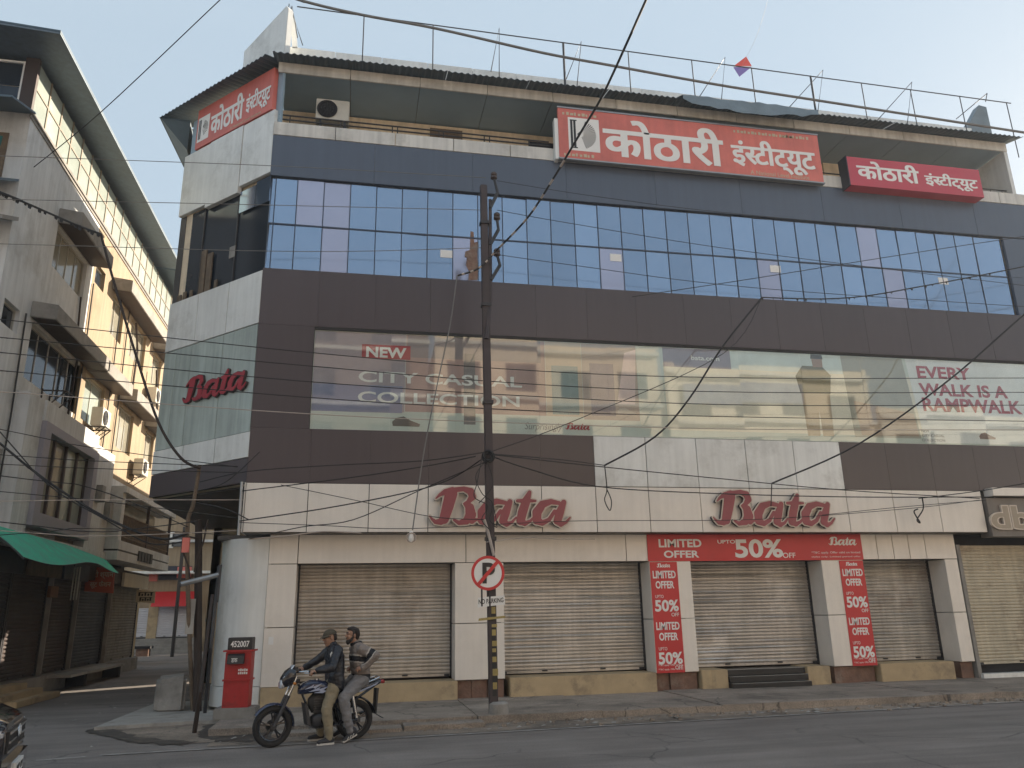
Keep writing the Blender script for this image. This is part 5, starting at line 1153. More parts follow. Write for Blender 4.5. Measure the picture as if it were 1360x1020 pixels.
w5 = [((0,424),(400,467),(720,493),(1000,502),(1400,502)), ((0,448),(400,485),(720,511),(1000,521),(1400,521)), ((0,468),(400,506),(720,527),(1000,538),(1400,538)), ((0,492),(400,527),(720,546),(1000,554),(1400,560)), ((0,520),(400,549),(720,563),(1000,570),(1400,571))]
for i, (P, nm) in enumerate(zip(w5, ('topmost', 'second', 'middle', 'fourth', 'lowest'))):
    Y = 15.35+.02*i; wire([(-60, P[0][1]-6, Y)]+[(x, y, Y) for x, y in P], .0075, nm+' of the five parallel wires in front of the billboard', 'wirepale' if i == 4 else 'wire')
wire([(-30,564,17.3),(40,622,17.4),(100,664,17.5),(160,697,17.5),(215,716,17.5),(250,708,17.5)], .022, 'thick black cable sagging past the bay window to the wooden pole')
wire([(-30,540,17.3),(60,640,17.4),(140,690,17.5),(200,722,17.45),(250,718,17.45)], .012, 'black cable just below the thick one beside the bay window')
for (y0, y1, y2, lab, m) in ((566,594,622,'thin wire crossing the bay window parapet','wire'), (604,612,620,'thin wire crossing the upper bay panes','wire'), (617,622,628,'thin wire across the middle of the bay window','wire'), (652,664,690,'thin wire across the lower bay window','wire'), (668,664,664,'pale thin wire across the lowest bay panes','wirepale'), (705,712,704,'pale thin wire just above the green awning','wirepale'), (715,702,712,'thin wire dipping over the green awning','wire')):
    wire([(-30,y0-2,17.0),(120,y1,17.2),(330,y2,17.3)], .007, lab, m)
G1 = [(-30,243,17.2),(0,255,17.2),(40,272,17.3),(95,296,17.4),(134,311,17.4)]
wire(G1, .02, 'frayed cable sagging across the upper left building', 'wire'); wire([(134,311,17.4),(150,370,17.4),(180,470,17.3),(210,560,17.2),(240,608,17.1),(266,622,17.3)], .025, 'frayed cable dropping down the lane wall to the wooden pole', 'rust')
rg = random.Random(6)
def frays(P, n, lab, size=.05):
    pts = cat_rom([atY(*p) for p in P], 8); mb = MB()
    for i in range(n):
        p = pts[int((i+.5)/n*(len(pts)-1))]; s = size*rg.uniform(.6, 1.3); mb.add([p+Vector((-s*.5,0,0)), p+Vector((s*.5,0,0)), p+Vector((s*.2,.01,-s)), p+Vector((-s*.3,-.01,-s*.8)), p+Vector((0,.02,-s*.4))], [(0,1,2,3),(0,1,4)])
    o = mb.build('cable_tags', K['wire']); tag(o, lab, 'tags'); o['kind'] = 'stuff'
frays(G1, 22, 'small dark tags hanging on the frayed cable at upper left', .09)
G2 = [(1012,395,15.2),(1090,397,15.2),(1150,393,15.1),(1220,381,15.0),(1300,366,14.9),(1420,342,14.8)]
wire(G2, .012, 'string of small tags sagging below the blue glass at right', 'wire'); frays(G2, 26, 'row of small dark tags on the string below the blue glass at right', .06)
wire([(1012,395,15.2),(960,460,15.3),(915,530,15.5),(870,580,15.7),(803,618,16.3)], .017, 'thick black cable curving down from the tag string to the white panels')
wire([(803,618,16.3),(740,610,15.6),(655,603,14.8)], .008, 'thin wire from the pole coil to the black cable end')
wire([(803,618,16.3),(806,650,16.5),(803,664,16.6),(810,678,16.6),(812,665,16.6),(806,650,16.5)], .010, 'looped cable end hanging between the two script signs', 'wire')
wire([(1420,372,14.0),(1360,418,14.6),(1260,505,15.2),(1140,590,15.9),(1025,642,16.6)], .017, 'thick black cable rising to the right edge across the poster lettering')
wire([(1025,642,16.6),(1024,672,16.8)], .010, 'short cable dropping onto the right script sign')
wire([(632,606,14.75),(560,620,15.4),(460,635,16.0),(322,652,16.6)], .009, 'wire running left from the pole coil over the brown cladding')
wire([(640,610,14.75),(579,644,15.3),(450,672,16.0),(318,692,16.6)], .010, 'wire falling left from the pole coil across the white band')
wire([(373,644,16.7),(470,664,16.7),(572,686,16.6),(645,690,14.8)], .006, 'thin slack wire crossing the white band left of the first script sign')
wire([(318,694,16.6),(430,698,16.5),(545,702,16.4),(760,692,16.4),(1000,690,16.4),(1200,676,16.4),(1301,664,16.4)], .006, 'thin wire strung low along the white band through both script signs')
wire([(656,607,14.75),(700,622,15.3),(793,646,16.2),(940,655,16.6),(1130,660,16.6),(1320,660,16.6)], .010, 'wire falling right from the pole coil along the top of the white band')
wire([(656,604,14.75),(800,620,15.6),(960,636,16.3),(1122,651,16.6),(1301,662,16.7)], .009, 'wire running right from the pole coil over the white upper panels')
wire([(1092,684,16.7),(1190,674,16.7),(1310,664,16.7)], .006, 'thin wire crossing the last panels of the white band')
wire([(1420,630,15.5),(1360,642,16.0),(1301,652,16.6),(1220,662,16.7)], .009, 'wire entering from the right edge above the letter sign')
wire([(840,394,14.9),(1000,370,14.9),(1200,338,14.9),(1420,305,14.9)], .007, 'thin wire rising to the right across the blue glass')
wire([(1225,662,16.7),(1226,676,16.8),(1218,690,16.8),(1222,694,16.8),(1214,680,16.8),(1219,676,16.8)], .014, 'small coil of cable hanging on the white band near its right end')
wire([(646,720,14.7),(700,714,16.9),(745,716,16.9),(790,716,16.9)], .008, 'pale cable under the sign band right of the pole', 'wirepale')

for (P, r, lab, m) in (([(648,600,14.75),(560,612,15.2),(440,618,15.8),(330,626,16.5),(266,640,17.3)], .008, 'wire running from the pole coil to the wooden pole along the brown cladding', 'wire'),
    ([(648,612,14.75),(560,650,15.4),(470,690,16.1),(400,700,16.5),(330,716,16.6)], .008, 'slack wire from the pole coil to the left end of the white band', 'wire'),
    ([(330,716,16.6),(380,712,16.7),(430,706,16.7),(480,708,16.7)], .012, 'pale cable lying along the bottom edge of the white band at left', 'wirepale'),
    ([(-30,628,17.0),(120,648,17.2),(250,700,17.4)], .009, 'dark wire slanting from the bay window to the iron post', 'wire'),
    ([(-30,690,16.8),(120,706,17.0),(200,700,17.2),(262,692,17.4)], .009, 'dark wire passing in front of the balcony railing', 'wire'),
    ([(262,668,17.3),(300,676,17.0),(330,690,16.7)], .010, 'short wire from the wooden pole to the white band corner', 'wire'),
    ([(262,652,17.3),(300,640,17.0),(345,600,16.8)], .008, 'thin wire climbing from the wooden pole to the brown corner', 'wire'),
    ([(652,600,14.75),(760,560,14.95),(960,470,15.1),(1012,395,15.2)], .007, 'thin wire from the pole coil up to the tag string', 'wire')):
    wire(P, r, lab, m)
# litter along the kerb and in the lane mouth
lt = MB(); rl_ = random.Random(21)
for i in range(120):
    x = rl_.uniform(-7, 16); y = (14.4-abs(rl_.gauss(0, .35))) if x > -2 else rl_.uniform(14, 26); s = rl_.uniform(.015, .05); a = rl_.uniform(0, PI); c = Vector((x, y, .016))
    e = Vector((math.cos(a), math.sin(a), 0))*s; g = Vector((-math.sin(a), math.cos(a), 0))*s*rl_.uniform(.4, 1)
    lt.quad(c-e-g, c+e-g+Vector((0,0,rl_.uniform(0,.02))), c+e+g+Vector((0,0,rl_.uniform(0,.03))), c-e+g)
o = lt.build('litter', K['slab']); o['kind'] = 'stuff'; o['label'] = 'scraps of paper and leaves scattered on the road edge'

# ================================================================ MOTORBIKE, RIDERS, CAR
def loft(mb, secs, n=20, e=2.6):
    """secs: (x, zc, half width, half height[, y]) rings along x, rounded-rectangle section"""
    o = len(mb.v)
    for sct in secs:
        x, zc, w, h = sct[:4]; yc = sct[4] if len(sct) > 4 else 0
        for k in range(n):
            a = 2*PI*k/n; c, s = math.cos(a), math.sin(a)
            mb.v.append(Vector((x, yc+w*math.copysign(abs(c)**(2/e), c), zc+h*math.copysign(abs(s)**(2/e), s))))
    for i in range(len(secs)-1):
        for k in range(n): mb.f.append((o+i*n+k, o+i*n+(k+1) % n, o+(i+1)*n+(k+1) % n, o+(i+1)*n+k))
    mb.f.append(tuple(o+k for k in range(n))[::-1]); mb.f.append(tuple(o+(len(secs)-1)*n+k for k in range(n)))
    return mb
rearc, frontc = atZ(470, 982), atZ(360, 993)
BDIR = (frontc-rearc); BROT = math.atan2(BDIR.y, BDIR.x); WB = BDIR.length
BK = thing('motorbike', 'black and blue motorbike carrying two men along the road edge', 'motorbike', rearc, BROT, local=True)
def arc(c, r, a0, a1, n=14): return [Vector((c[0]+r*math.cos(a0+(a1-a0)*i/n), c[1], c[2]+r*math.sin(a0+(a1-a0)*i/n))) for i in range(n+1)]
def guard(c, r, a0, a1, w, m, name, th=.008):
    mb = MB(); n = 16; o = 0
    P = arc(c, r, a0, a1, n); v = []
    for p in P:
        d = (p-Vector(c)).normalized()
        for k in range(5): y = -w+2*w*k/4; v.append(p+Vector((0, y, 0))-d*(abs(k-2)**2*.008))
    mb.add(v, [(i*5+k, i*5+k+1, i*5+6+k, i*5+5+k) for i in range(n) for k in range(4)])
    return mb.build(name, m, BK, smooth=True)
def wheel(x, nm):
    c = Vector((x, 0, .297)); Y = (0, 1, 0)
    w = MB().ring(c, Y, .203, .020, 36, 8).build('wheel', K['bikeblack'], BK, smooth=True)
    MB().ring(c, Y, .250, .047, 40, 10).build('tyre', K['rubber'], w, smooth=True)
    MB().cyl(c+Vector((0,-.07,0)), c+Vector((0,.07,0)), .045, 16).build('hub', K['engine'], w)
    for i in range(5):
        t = 2*PI*i/5+.3
        for dt in (-.13, .13):
            MB().tube([c+Vector((math.cos(t)*.03, .0, math.sin(t)*.03)), c+Vector((math.cos(t+dt*.6)*.12, 0, math.sin(t+dt*.6)*.12)), c+Vector((math.cos(t+dt)*.2, 0, math.sin(t+dt)*.2))], [.018, .012, .014], 6).build('spoke', K['bikeblack'], w)
    MB().cyl(c+Vector((0,-.085,0)), c+Vector((0,-.06,0)), .085, 20).build('brake_drum', K['engine'], w)
    return w
wheel(0, 'rear'); wheel(WB, 'front')
fa = Vector((WB, 0, .297))
for s in (-1, 1):
    MB().tube([fa+Vector((0, s*.085, 0)), Vector((WB-.20, s*.085, .72))], .026, 10).build('fork_slider', K['engine'], BK); MB().tube([Vector((WB-.18, s*.085, .68)), Vector((WB-.31, s*.085, .99))], .018, 10).build('fork_tube', K['chrome'], BK)
guard((WB, 0, .297), .335, R(32), R(186), .058, K['bikeblue'], 'front_mudguard')
hc = loft(MB(), [(1.00,.99,.10,.13),(1.07,.99,.125,.14),(1.14,.96,.12,.125),(1.20,.91,.085,.08)], 16).build('headlamp_cowl', K['bikeblack'], BK, smooth=True)
loft(MB(), [(1.165,.90,.092,.075),(1.20,.885,.088,.068),(1.222,.875,.06,.045)], 16).build('headlamp', K['headlamp'], BK, smooth=True)
MB().hexa([(1.10,-.10,1.05),(1.19,-.09,.98),(1.19,.09,.98),(1.10,.10,1.05),(1.02,-.08,1.16),(1.03,-.07,1.16),(1.03,.07,1.16),(1.02,.08,1.16)]).build('visor', K['headlamp'], BK)
MB().box(.96,1.02,-.08,.08,1.06,1.13).build('instrument_panel', K['plastic'], BK, bevel=.01)
hb = [(.79,-.37,1.045),(.86,-.27,1.07),(.95,-.14,1.06),(.97,0,1.04),(.95,.14,1.06),(.86,.27,1.07),(.79,.37,1.045)]
MB().tube(cat_rom([Vector(p) for p in hb], 4), .013, 8).build('handlebar', K['chrome'], BK)
for s in (-1, 1):
    MB().tube([(.785,s*.38,1.044),(.845,s*.285,1.066)], .019, 10).build('grip', K['rubber'], BK); MB().tube([(.90,s*.25,1.07),(.93,s*.34,1.05),(.88,s*.40,1.05)], .007, 6).build('lever', K['chrome'], BK)
    tl = MB().tube([(1.02,s*.10,.90),(1.03,s*.19,.90)], .012, 6).build('indicator', K['plastic'], BK); MB().ball((1.04,s*.21,.90), (.028,.03,.022), 10, 6).build('lens', mat('amber_lens', (.45,.16,.02), .2), tl)
tank = loft(MB(), [(.45,.80,.085,.055),(.50,.81,.12,.085),(.62,.825,.145,.10),(.76,.825,.14,.10),(.86,.80,.105,.085),(.92,.775,.06,.05)], 20).build('fuel_tank', K['bikeblue'], BK, smooth=True)
TF = Frame((0, .0), (-1, 0), (0, 1))
for pts in ([(-.86,.80),(-.72,.86),(-.74,.83),(-.60,.87),(-.70,.80),(-.73,.82)], [(-.80,.76),(-.62,.82),(-.64,.79),(-.50,.82),(-.60,.75),(-.63,.77)], [(-.72,.74),(-.56,.77),(-.50,.76),(-.58,.73)]):
    MB().fprism(TF, pts, .136, .1475).build('decal', K['decal'], tank)
MB().cyl((.64,0,.92),(.64,0,.94),.035,14).build('filler_cap', K['chrome'], tank)
loft(MB(), [(.50,.80,.07,.02),(.45,.81,.11,.045),(.25,.80,.13,.045),(.10,.82,.135,.05),(-.15,.85,.12,.05),(-.30,.87,.09,.035)], 18).build('seat', K['seat'], BK, smooth=True)
tail = loft(MB(), [(.22,.70,.11,.07),(.0,.745,.125,.065),(-.2,.79,.11,.06),(-.36,.83,.075,.045),(-.43,.85,.05,.03)], 18).build('tail_fairing', K['bikeblack'], BK, smooth=True)
MB().fprism(TF, [(-.15,.70),(.05,.735),(.30,.82),(.34,.835),(.30,.80),(.05,.71)], .112, .128).build('decal', K['decal'], tail)
loft(MB(), [(-.40,.845,.06,.035),(-.46,.835,.05,.032),(-.48,.83,.03,.02)], 14).build('tail_lamp', K['taillamp'], BK, smooth=True)
MB().tube(cat_rom([Vector(p) for p in ((.02,.125,.80),(-.2,.135,.86),(-.36,.10,.91),(-.40,0,.915),(-.36,-.10,.91),(-.2,-.135,.86),(.02,-.125,.80))], 4), .012, 8).build('grab_rail', K['chrome'], BK)
guard((0, 0, .297), .345, R(50), R(168), .07, K['bikeblack'], 'rear_mudguard')
MB().hexa([(-.34,-.07,.36),(-.32,-.07,.36),(-.32,.07,.36),(-.34,.07,.36),(-.37,-.07,.74),(-.33,-.07,.74),(-.33,.07,.74),(-.37,.07,.74)]).build('mud_flap', K['plastic'], BK)
MB().prism([(-.335,-.05,.36),(-.325,-.05,.36),(-.46,-.05,.28),(-.47,-.05,.285)], (0,.1,0)).build('flap_tip', K['plastic'], BK)
fr = MB()
for pts in ([(.93,0,.88),(.80,0,.60),(.72,0,.30),(.60,0,.24)], [(.92,0,.82),(.45,0,.74),(.1,0,.72),(-.35,0,.80)], [(.60,.09,.24),(.28,.10,.26)], [(.60,-.09,.24),(.28,-.10,.26)], [(.42,.09,.72),(.30,.10,.42),(.27,.10,.27)], [(.42,-.09,.72),(.30,-.10,.42),(.27,-.10,.27)], [(-.28,.10,.79),(.28,.10,.45)]): fr.tube([Vector(p) for p in pts], .02, 8)
fr.build('frame', K['bikeblack'], BK)
loft(MB(), [(.76,.60,.04,.06),(.70,.58,.07,.14),(.52,.60,.085,.16),(.36,.60,.08,.14),(.30,.60,.05,.08)], 16).build('air_box', K['plastic'], BK, smooth=True)
MB().prism([(.80,-.10,.58),(.84,-.10,.60),(.78,-.10,.28),(.72,-.10,.26)], (0,.2,0)).build('leg_guard', K['steel'], BK)
for s in (-1, 1): MB().tube([(.28,s*.11,.30),(0,s*.11,.297)], .024, 8).build('swing_arm', K['bikeblack'], BK); MB().tube([(.02,s*.135,.33),(.10,s*.135,.68)], .032, 10).build('shock_absorber', K['chrome'], BK)
eng = loft(MB(), [(.36,.36,.08,.07),(.40,.36,.14,.12),(.52,.34,.15,.13),(.64,.33,.13,.11),(.70,.33,.08,.07)], 18).build('engine', K['engine'], BK, smooth=True)
for k in range(6): MB().box(.52,.69,-.09,.09,.455+k*.035,.475+k*.035).build('cooling_fin', K['engine'], eng)
MB().box(.54,.67,-.07,.07,.44,.67).build('cylinder', K['engine'], eng); MB().cyl((.50,.13,.34),(.50,.165,.34),.085,18).build('clutch_cover', K['bikeblack'], eng)
MB().tube(cat_rom([Vector(p) for p in ((.69,-.04,.55),(.78,-.06,.45),(.74,-.12,.27),(.5,-.16,.2),(.2,-.17,.26),(-.3,-.18,.38))], 4), [.02]*13+[.03]*4+[.045]*4, 10).build('exhaust', K['chrome'], BK)
MB().fprism(TF, [(-.28,.27),(.06,.26),(.06,.35),(-.28,.40)], .085, .10).build('chain_cover', K['engine'], BK); MB().fprism(TF, [(-.44,.56),(-.16,.60),(-.12,.70),(-.42,.73)], .115, .13).build('side_panel', K['bikeblue'], BK)
for s in (-1, 1): MB().tube([(.36,s*.12,.29),(.36,s*.25,.29)], .014, 8).build('foot_peg', K['rubber'], BK); MB().tube([(.08,s*.12,.38),(.08,s*.22,.38)], .014, 8).build('foot_peg', K['rubber'], BK)
MB().tube([(.34,.10,.26),(.14,.16,.16)], .012, 6).build('side_stand', K['steel'], BK)

def fuse(chains, voxel, smooth=4, extra=None, inflate=0.0):
    """limbs (chains of joint, radius) melted into one continuous skin"""
    mb = MB()
    for ch in chains:
        P = [(Vector(p), r+inflate) for p, r in ch]
        for p, r in P: mb.ball(p, r, 14, 9)
        for (a, ra), (b, rb_) in zip(P, P[1:]): mb.tube([a, b], [ra, rb_], 14)
    for c, r in (extra or []): mb.ball(c, tuple(x+inflate for x in r), 18, 12)
    me = bpy.data.meshes.new('tmp'); me.from_pydata([tuple(v) for v in mb.v], [], mb.f); ob = bpy.data.objects.new('tmp', me); COL.objects.link(ob)
    rm = ob.modifiers.new('r', 'REMESH'); rm.mode = 'VOXEL'; rm.voxel_size = voxel
    sm = ob.modifiers.new('s', 'SMOOTH'); sm.iterations = smooth; sm.factor = .5
    bpy.context.view_layer.update(); dg = bpy.context.evaluated_depsgraph_get()
    out = bpy.data.meshes.new_from_object(ob.evaluated_get(dg)); bpy.data.objects.remove(ob); bpy.data.meshes.remove(me)
    for p in out.polygons: p.use_smooth = True
    return out
def fused(name, parent, m, *a, fold=0, **k):
    me = fuse(*a, **k); me.materials.clear()
    for q in (m if isinstance(m, list) else [m]): me.materials.append(q)
    if fold:                                            # creases in cloth, across the limb
        nrm = [v.normal.copy() for v in me.vertices]
        for v, vn in zip(me.vertices, nrm):
            c = v.co.copy(); a = noise.noise((c.x*7, c.y*7, c.z*17)); b = noise.noise((c.x*16+5, c.y*16, c.z*30))
            v.co = c + vn*fold*(a+.5*b-.35*abs(noise.noise((c.x*5+9, c.y*5, c.z*11))))
    me.name = name; return link(name, me, parent)
def hand(palm, dirv, side, curl=.9):
    """palm plus four fingers and a thumb curled round a grip that runs along local y"""
    d = Vector(dirv).normalized(); acr = Vector((0, side, 0)); dn = Vector((0, 0, -1)); c = Vector(palm); out = [[(c-d*.05, .026), (c, .036), (c+d*.03, .034)]]
    for i, L in enumerate((.060, .070, .068, .054)):
        b = c+d*.035+acr*(.032-.021*i); p1 = b+d*L*.42+dn*.006; p2 = p1+dn*L*.45*curl+d*L*.10; p3 = p2-d*L*.38*curl+dn*.006
        out.append([(b, .0105), (p1, .010), (p2, .0092), (p3, .0085)])
    t0 = c+acr*.030-d*.005; out.append([(t0, .0135), (t0+acr*.012+dn*.03+d*.02, .0115), (t0+dn*.052+d*.035, .0095)])
    return out
def head(base, c, tilt=0.0, nose=True):
    """neck, skull, jaw, nose, ears; faces +x, tilt lowers the chin"""
    c = Vector(c); Rm = Matrix.Rotation(tilt, 3, 'Y'); P = lambda x, y, z: c+Rm @ Vector((x, y, z))
    ch = [[(base, .058), (P(-.02, 0, -.07), .055)], [(P(.035, 0, -.085), .045), (P(.06, 0, -.095), .032)], [(P(.088, 0, .025), .010), (P(.112, 0, -.018), .013)], [(P(.085, 0, -.055), .018), (P(.09, 0, -.062), .016)]]
    ch += [[(P(.0, s*.075, .01), .016), (P(-.008, s*.080, -.03), .013)] for s in (-1, 1)]+[[(P(.078, -.035, .035), .017), (P(.078, .035, .035), .017)], [(P(.07, -.03, -.02), .024), (P(.07, .03, -.02), .024)]]
    ex = [(P(-.01, 0, .025), (.098, .076, .098)), (P(.03, 0, -.035), (.068, .062, .075))]
    return ch, ex, P
# --- the rider
RD = thing('person', 'man in black leather jacket, khaki trousers and olive cap holding the handlebar', 'person', rearc, BROT, local=True)
sh = {s: (.375, s*.185, 1.355) for s in (-1, 1)}
arms = {-1: [(sh[-1], .062), ((.58,-.27,1.19), .048), ((.745,-.335,1.09), .036)], 1: [(sh[1], .062), ((.50,.33,1.11), .048), ((.735,.34,1.075), .036)]}
legs = {s: [((.37, s*.095, .85), .098), ((.53, s*.215, .50), .066), ((.50, s*.235, .30), .060), ((.475, s*.245, .09), .042)] for s in (-1, 1)}
torso = [[((.36, s*.07, .87), .105), ((.35, s*.075, 1.05), .115), ((.37, s*.085, 1.24), .115), ((.385, s*.06, 1.35), .09)] for s in (-1, 1)]+[[((.385, 0, 1.36), .08), ((.40, 0, 1.42), .065)]]
hch, hex_, HP = head((.40, 0, 1.40), (.462, 0, 1.545), .22)
hands = hand((.79,-.335,1.075), (1,.02,-.22), 1)+hand((.785,.34,1.06), (1,-.02,-.15), -1)
feet = {s: [((.45, s*.25, .055), .042), ((.53, s*.25, .05), .042), ((.63, s*.255, .04), .034)] for s in (-1, 1)}
fused('body', RD, K['skin'], [[(p, r*.86) for p, r in c] for c in torso]+[[(p, r*.82) for p, r in arms[s]] for s in arms]+[[(p, r*.8) for p, r in legs[s]] for s in legs]+[[(p, r*.8) for p, r in feet[s]] for s in feet]+[[(arms[s][-1][0], .03), (hands[0 if s < 0 else 6][0][0], .028)] for s in (-1, 1)]+hch+hands, .0065, 2, hex_)
jk = fused('jacket', RD, K['leather'], torso+[arms[s] for s in arms]+[[((.35, s*.10, .83), .105), ((.36, s*.10, .95), .115)] for s in (-1, 1)], .011, 5, None, .018, fold=.013)
MB().ring((.405, 0, 1.425), (.15,0,1), .068, .020, 20, 8).build('collar', K['leather'], jk, smooth=True)
MB().fprism(TF, [(-.50,1.30),(-.47,1.34),(-.455,1.27),(-.485,1.25)], .165, .185).build('badge', K['paper'], jk)
fused('trousers', RD, K['khaki'], [legs[s] for s in legs]+[[((.36, -.07, .85), .11), ((.36, .07, .85), .11)]], .010, 3, None, .017, fold=.013)
for s in (-1, 1):
    so_ = fused('shoe', RD, K['shoe'], [feet[s], [((.46, s*.25, .07), .045), ((.475, s*.248, .10), .044)]], .008, 3, None, .006)
    MB().prism([(x, s*.25+y, .002) for x, y in ((.405,-.035),(.42,-.042),(.52,-.045),(.62,-.044),(.665,-.025),(.672,.0),(.665,.025),(.62,.044),(.52,.045),(.42,.042),(.405,.035))], (0,0,.026)).build('sole', K['sole'], so_)
cp = MB(); Rm = Matrix.Rotation(.22, 3, 'Y'); v = []
for i in range(7):
    t = PI/2*i/6
    for k in range(20): a = 2*PI*k/20; v.append(HP(-.012+.112*math.cos(a)*math.cos(t), .092*math.sin(a)*math.cos(t), .045+.085*math.sin(t)))
cp.add(v, [(i*20+k, i*20+(k+1) % 20, (i+1)*20+(k+1) % 20, (i+1)*20+k) for i in range(6) for k in range(20)])
cap = cp.build('cap', K['cap'], RD, smooth=True)
v = []
for k in range(9):
    a = -1.15+2.3*k/8
    for rr_, zz in ((.098, .048), (.165-.03*abs(a), .030)): v += [HP(-.012+rr_*1.05*math.cos(a), rr_*.88*math.sin(a), zz), HP(-.012+rr_*1.05*math.cos(a), rr_*.88*math.sin(a), zz-.007)]
MB().add(v, [f for k in range(8) for f in ((4*k, 4*k+2, 4*k+6, 4*k+4), (4*k+1, 4*k+5, 4*k+7, 4*k+3), (4*k+2, 4*k+3, 4*k+7, 4*k+6))]).build('cap_peak', K['cap'], cap, smooth=True)
fused('hair', RD, K['hair'], [[(HP(-.07, s*.05, .03), .035), (HP(-.075, s*.03, -.03), .035)] for s in (-1, 1)], .008, 3)
for s in (-1, 1): MB().tube([HP(.10, s*.012, .02), HP(.102, s*.03, .022), HP(.09, s*.055, .02), HP(0, s*.079, .02)], .006, 6).build('spectacles', K['blackprint'], RD); MB().ball(HP(.098, s*.032, .016), (.012,.02,.016), 10, 7).build('dark_lens', K['blackprint'], RD)
# --- the pillion
PL = thing('person', 'bearded man in striped taupe and black jacket and grey trousers sitting behind the rider', 'person', rearc, BROT, local=True)
sh = {s: (-.015, s*.19, 1.355) for s in (-1, 1)}
arms = {1: [(sh[1], .066), ((-.20,.345,1.255), .054), ((-.03,.255,1.075), .038)], -1: [(sh[-1], .066), ((-.18,-.33,1.20), .054), ((-.02,-.25,1.05), .038)]}
legs = {s: [((-.06, s*.10, .90), .108), ((.265, s*.225, .645), .074), ((.225, s*.245, .42), .064), ((.155, s*.262, .175), .045)] for s in (-1, 1)}
torso = [[((-.09, s*.07, .92), .108), ((-.06, s*.075, 1.08), .112), ((-.03, s*.085, 1.24), .115), ((-.01, s*.06, 1.36), .09)] for s in (-1, 1)]+[[((0, 0, 1.37), .08), ((.02, 0, 1.43), .065)]]
hch, hex_, HP = head((.02, 0, 1.41), (.085, 0, 1.575), .04)
hands = hand((.02,.235,1.065), (.8,-.55,-.1), -1, .6)+hand((.03,-.235,1.045), (.8,.55,-.1), 1, .6)
feet = {s: [((.085, s*.265, .145), .042), ((.15, s*.265, .095), .042), ((.235, s*.265, .042), .034)] for s in (-1, 1)}
fused('body', PL, K['skin'], [[(p, r*.86) for p, r in c] for c in torso]+[[(p, r*.82) for p, r in arms[s]] for s in arms]+[[(p, r*.8) for p, r in legs[s]] for s in legs]+[[(p, r*.8) for p, r in feet[s]] for s in feet]+[[(arms[s][-1][0], .03), (hands[0 if s > 0 else 6][0][0], .028)] for s in (-1, 1)]+hch+hands, .0065, 2, hex_)
jk = fused('jacket', PL, [K['knit'], K['knitblack'], K['knitpale']], torso+[arms[s] for s in arms]+[[((-.08, s*.09, .95), .105), ((-.06, s*.09, 1.05), .108)] for s in (-1, 1)], .010, 4, None, .018, fold=.012)
for p in jk.data.polygons:
    c = p.center; q = c.z-.12*(c.x+.03)
    arm = abs(c.y) > .225
    if arm: u = (c-Vector((-.015, math.copysign(.19, c.y), 1.355))).length; p.material_index = 1 if (.165 < u < .235 and c.z > 1.12) else 2 if (.145 < u <= .165 or .235 <= u < .25) and c.z > 1.12 else 0
    else: p.material_index = 1 if 1.165 < q < 1.245 else 2 if (1.145 < q <= 1.165 or 1.245 <= q < 1.268) else 0
    if c.z < .975: p.material_index = 1
MB().ring((.02, 0, 1.44), (.2,0,1), .070, .030, 22, 8).build('collar', K['knitblack'], jk, smooth=True)
fused('trousers', PL, K['greydenim'], [legs[s] for s in legs]+[[((-.08, -.07, .89), .115), ((-.08, .07, .89), .115)]], .010, 3, None, .017, fold=.013)
for s in (-1, 1):
    so_ = fused('shoe', PL, K['shoe'], [feet[s], [((.10, s*.265, .165), .046), ((.145, s*.264, .19), .046)]], .008, 3, None, .006)
    MB().hexa([(.045, s*.265-.04, .098),(.27, s*.265-.04, .0),(.27, s*.265+.04, .0),(.045, s*.265+.04, .098),(.058, s*.265-.042, .125),(.28, s*.265-.04, .026),(.28, s*.265+.04, .026),(.058, s*.265+.042, .125)]).build('sole', K['sole'], so_, bevel=.008)
    for k in range(3): MB().tube([(.11+.04*k, s*(.265+.046), .13-.02*k), (.13+.04*k, s*(.265+.046), .085-.018*k)], .006, 5).build('side_stripe', K['sole'], so_)
fused('hair', PL, K['hair'], [[(HP(.0, s*.03, .085), .052), (HP(-.05, s*.04, .06), .055), (HP(-.07, s*.04, 0), .045), (HP(-.065, s*.035, -.045), .035)] for s in (-1, 1)]+[[(HP(.05, -.03, .098), .030), (HP(.05, .03, .098), .030)]]+[[(HP(.0, s*.074, .045), .018), (HP(.012, s*.072, -.02), .014)] for s in (-1, 1)], .008, 3)
fused('beard', PL, K['hair'], [[(HP(.012, s*.068, -.03), .018), (HP(.04, s*.055, -.075), .026), (HP(.08, s*.02, -.10), .028)] for s in (-1, 1)]+[[(HP(.075, 0, -.115), .034), (HP(.085, 0, -.10), .028)], [(HP(.098, -.025, -.043), .009), (HP(.10, .025, -.043), .009)]], .008, 2)
for s in (-1, 1): MB().ball(HP(.088, s*.032, .018), (.009,.013,.008), 8, 6).build('eye', K['blackprint'], PL); MB().tube([HP(.094, s*.015, .044), HP(.086, s*.05, .044)], .006, 6).build('eyebrow', K['hair'], PL)

